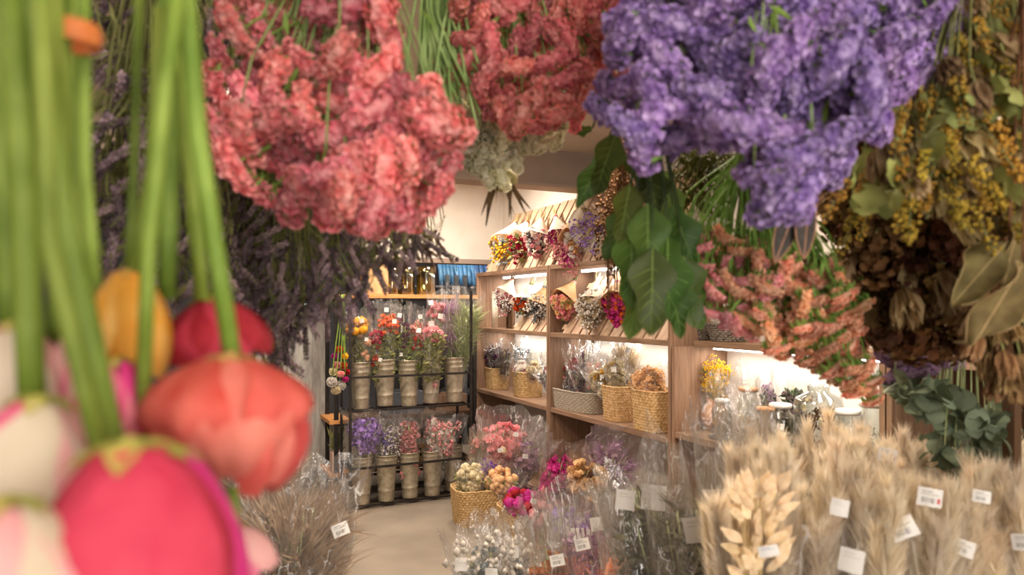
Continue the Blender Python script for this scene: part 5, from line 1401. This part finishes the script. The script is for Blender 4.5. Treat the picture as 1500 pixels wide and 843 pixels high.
# ------------------------------------------------------------------ fresh ranunculus close to the lens
def petal_mesh(m, R, H, prof, wid, ruff, nu=8, nv=8, flare=0.0):
    """petal on a bulb surface, hanging down from the origin; centred on +X"""
    ph = U(0, 6); mb = MB()
    def f(u, v):
        s = (u - .5) * 2
        r = R * prof(v); th = s * wid * (sin(pi * (.12 + .62 * v)) ** .8)
        h = -H * (v - .10 * s * s * v) + ruff * R * .5 * sin(5 * s + ph) * v * v
        r += ruff * R * .45 * sin(8 * s + ph) * v
        r += ruff * R * (sin(4 * s + ph) * v * v + .5 * sin(9 * s + ph * 2) * v ** 3) + flare * R * v ** 3
        return (r * cos(th), r * sin(th), h)
    mb.grid(f, nu, nv)
    return mb.mesh('petal', m)
def bloom(t, c, R, H, cols, axis, layers, prof, wid=.85, ruff=.05, sep=None, flare=0.0, uneven=.14, sepr=.5):
    """a flower head hanging from its stem at c; petals are parts of the head"""
    T = V(t.location)
    M0 = Matrix.Translation(V(c) - T) @ frame(-V(axis), RT)
    core = MB().ball((0, 0, -H * .42), R * .55, sq=1.1, lvl=2)
    h = put('flower_head', core.mesh('flower_head', cols[0]), t, M0)
    k = 0
    for L in range(layers):
        q = 1 - .55 / layers * (layers - 1 - L); n = 4 + L
        for j in range(n):
            me = petal_mesh(cols[k % len(cols)], R * q, H * (.8 + .2 * q) * U(1.03 - uneven * (.3 + .7 * L / layers), 1.05), prof, wid * U(.9, 1.1), ruff, flare=flare * (L / max(1, layers - 1)))
            put('petal', me, h, Matrix.Rotation(2 * pi * (j + .5 * (L % 2)) / n + U(-.15,.15), 4, 'Z'))
            k += 1
    sp = MB()
    for j in range(5):
        w = j * 1.256; sp.blade((0, 0, .004), (cos(w) * R * sepr, sin(w) * R * sepr, -H * .14 * sepr), R * .3 * sepr, 0, side=V((0, 0, 1)), curl=.1)
    sp.ball((0, 0, 0), R * .13, 0, lvl=1)
    put('sepals', sp.mesh('sepals', sep or SEP), h)
SEP = mat('olive sepal', '8F9A48', 'BEB05C', scale=30, vary=.1, trans=.2)
SEPB = mat('brown sepal', 'A08048', 'C09A5C', scale=30, vary=.1, trans=.2)
def round_p(v): return .10 + .95 * sin(pi * (.04 + .60 * v)) ** .8
def ball_p(v): return .08 + .97 * sin(pi * (.05 + .78 * v)) ** .75
def tulip_p(v): return .12 + .88 * sin(pi * (.06 + .62 * v)) ** .9 * (1 - .15 * v)
def fp(n, a, b): return mat(n, a, b, scale=18, vary=.06, trans=.30, rough=.65, spec=.2)
fCOR, fCOR2 = fp('coral petal', 'CE4A44', 'E4746A'), fp('light coral petal', 'DA625A', 'EC9082')
fYEL, fYEL2 = fp('amber petal', 'E09A2C', 'F0B84E'), fp('light amber petal', 'EDB048', 'F6CE78')
fRED = fp('wine petal', '9E2030', 'C23A44'); fPNK = fp('pink petal', 'E05A86', 'F39AAE'); fMAG = fp('magenta petal', 'D02478', 'EC4E98')
fWHT = fp('cream white petal', 'CFC0A4', 'E2D6C2'); fBLU = fp('blush petal', 'D8949A', 'EABBB4'); fROS = fp('raspberry petal', 'BE2E4C', 'DC5068')
fGRN = mat('fresh ranunculus stem', '68802C', '96AC4E', scale=16, vary=.16, trans=.22, rough=.5)
D = V((0, 0, -1))
def stem_px(t, pts, w, d):
    """stem given by picture points at the distance d (a value or one per point)"""
    ds = d if isinstance(d, (list, tuple)) else [d] * len(pts)
    ps = [P(x, y, q) for (x, y), q in zip(pts, ds)]
    if len(ps) == 2: ps = [ps[0], (ps[0] * 2 + ps[1]) / 3, (ps[0] + ps[1] * 2) / 3, ps[1]]
    if len(ps) == 3: ps = [ps[0], ps[0] * .5 + ps[1] * .5, ps[1], ps[1] * .5 + ps[2] * .5, ps[2]]
    r = pxm(w, ds[0]) / 2
    part(t, 'stem', MB().tube(ps, [r * (1 - .12 * k / len(ps)) for k in range(len(ps))], 10), fGRN)
T1 = P(95, -40, .40)
t = thing('hanging_ranunculus_bunch', 'upside-down bunch of pink and cream ranunculus on thick green stems', 'bouquet', T1, 'fresh ranunculus hung upside down')
for pts, w, d in [([(15, -60), (35, 300), (50, 660)], 42, .36), ([(48, -60), (85, 290), (165, 650)], 40, .36), ([(92, -60), (94, 300), (75, 520)], 22, .42), ([(122, -60), (124, 250), (140, 420)], 20, .44),
                  ([(5, -60), (8, 300), (15, 520)], 30, .45), ([(70, -60), (85, 250), (118, 520)], 34, .40), ([(40, -60), (30, 300), (40, 600)], 30, .47), ([(112, -60), (112, 300), (150, 560)], 26, .48), ([(60, -60), (70, 350), (150, 680)], 30, .33)]:
    stem_px(t, pts, w, d)
bloom(t, P(20, 478, .40), .030, .055, [fWHT, fBLU], D, 3, round_p, ruff=.05)
bloom(t, P(108, 492, .41), .018, .062, [fPNK, fBLU], D, 2, tulip_p, ruff=.03)
bloom(t, P(172, 532, .43), .022, .055, [fMAG, fPNK], D + RT * .2, 2, tulip_p, ruff=.04)
bloom(t, P(60, 588, .345), .034, .058, [fBLU, fPNK, fWHT], D - RT * .15, 3, round_p, ruff=.05)
bloom(t, P(190, 655, .30), .043, .085, [fROS, fROS, fROS, fYEL2], D + RT * .05, 3, tulip_p, wid=1.0, ruff=.03, sepr=.6)
bloom(t, P(255, 665, .34), .026, .085, [fMAG, fPNK], D + RT * .18, 2, tulip_p, ruff=.04)
bloom(t, P(5, 740, .27), .034, .05, [fBLU, fWHT], D, 3, round_p, ruff=.05)
bloom(t, P(95, 640, .38), .028, .06, [fROS, fRED], D, 2, tulip_p)
BAND = mat('orange rubber band', 'B8622E', 'D07A42', vary=0, rough=.5)
part(t, 'rubber_band', MB().lathe([(.0150, -.006), (.0165, 0), (.0150, .006)], 20, P(105, 52, .42), M=Matrix.Scale(1.0, 4)), BAND)
part(t, 'hanging_cord', MB().tube([T1, V((T1.x, T1.y, ZROD))], .0015, 5), STRAWG)
T2 = P(262, -30, .46)
t = thing('hanging_ranunculus_bunch', 'upside-down bunch with a large coral bloom and amber bloom', 'bouquet', T2, 'fresh ranunculus hung upside down')
for pts, w, d in [([(234, 10), (222, 250), (190, 420)], 19, .47), ([(268, -60), (240, 140), (218, 360), (206, 670)], 24, .42), ([(268, -60), (290, 200), (342, 535)], 29, .44), ([(246, -60), (250, 250), (245, 440)], 28, .50),
                  ([(262, -60), (275, 220), (295, 440)], 22, .50), ([(205, -30), (196, 250), (188, 420)], 15, .52), ([(255, -40), (285, 300), (300, 440)], 16, .48)]:
    stem_px(t, pts, w, d)
bloom(t, P(190, 400, .47), .030, .066, [fYEL, fYEL2], D - RT * .03, 3, tulip_p, wid=.95, ruff=.05, sep=SEPB)
bloom(t, P(308, 440, .52), .036, .045, [fRED, fRED, fROS], D + RT * .15, 3, round_p, ruff=.06)
bloom(t, P(338, 526, .43), .0455, .080, [fCOR, fCOR2, fCOR], D - RT * .04, 6, ball_p, wid=.62, ruff=.12, sep=SEPB, uneven=.5)
bloom(t, P(350, 775, .50), .016, .035, [fBLU, fPNK], D + RT * .5, 2, tulip_p)
stem_px(t, [(340, 715), (347, 780), (362, 860)], 15, .50)
part(t, 'tie_knot', MB().ball(P(272, 8, .46), .006, lvl=2), fGRN)
part(t, 'hanging_cord', MB().tube([T2, V((T2.x, T2.y, ZROD))], .0015, 5), STRAWG)
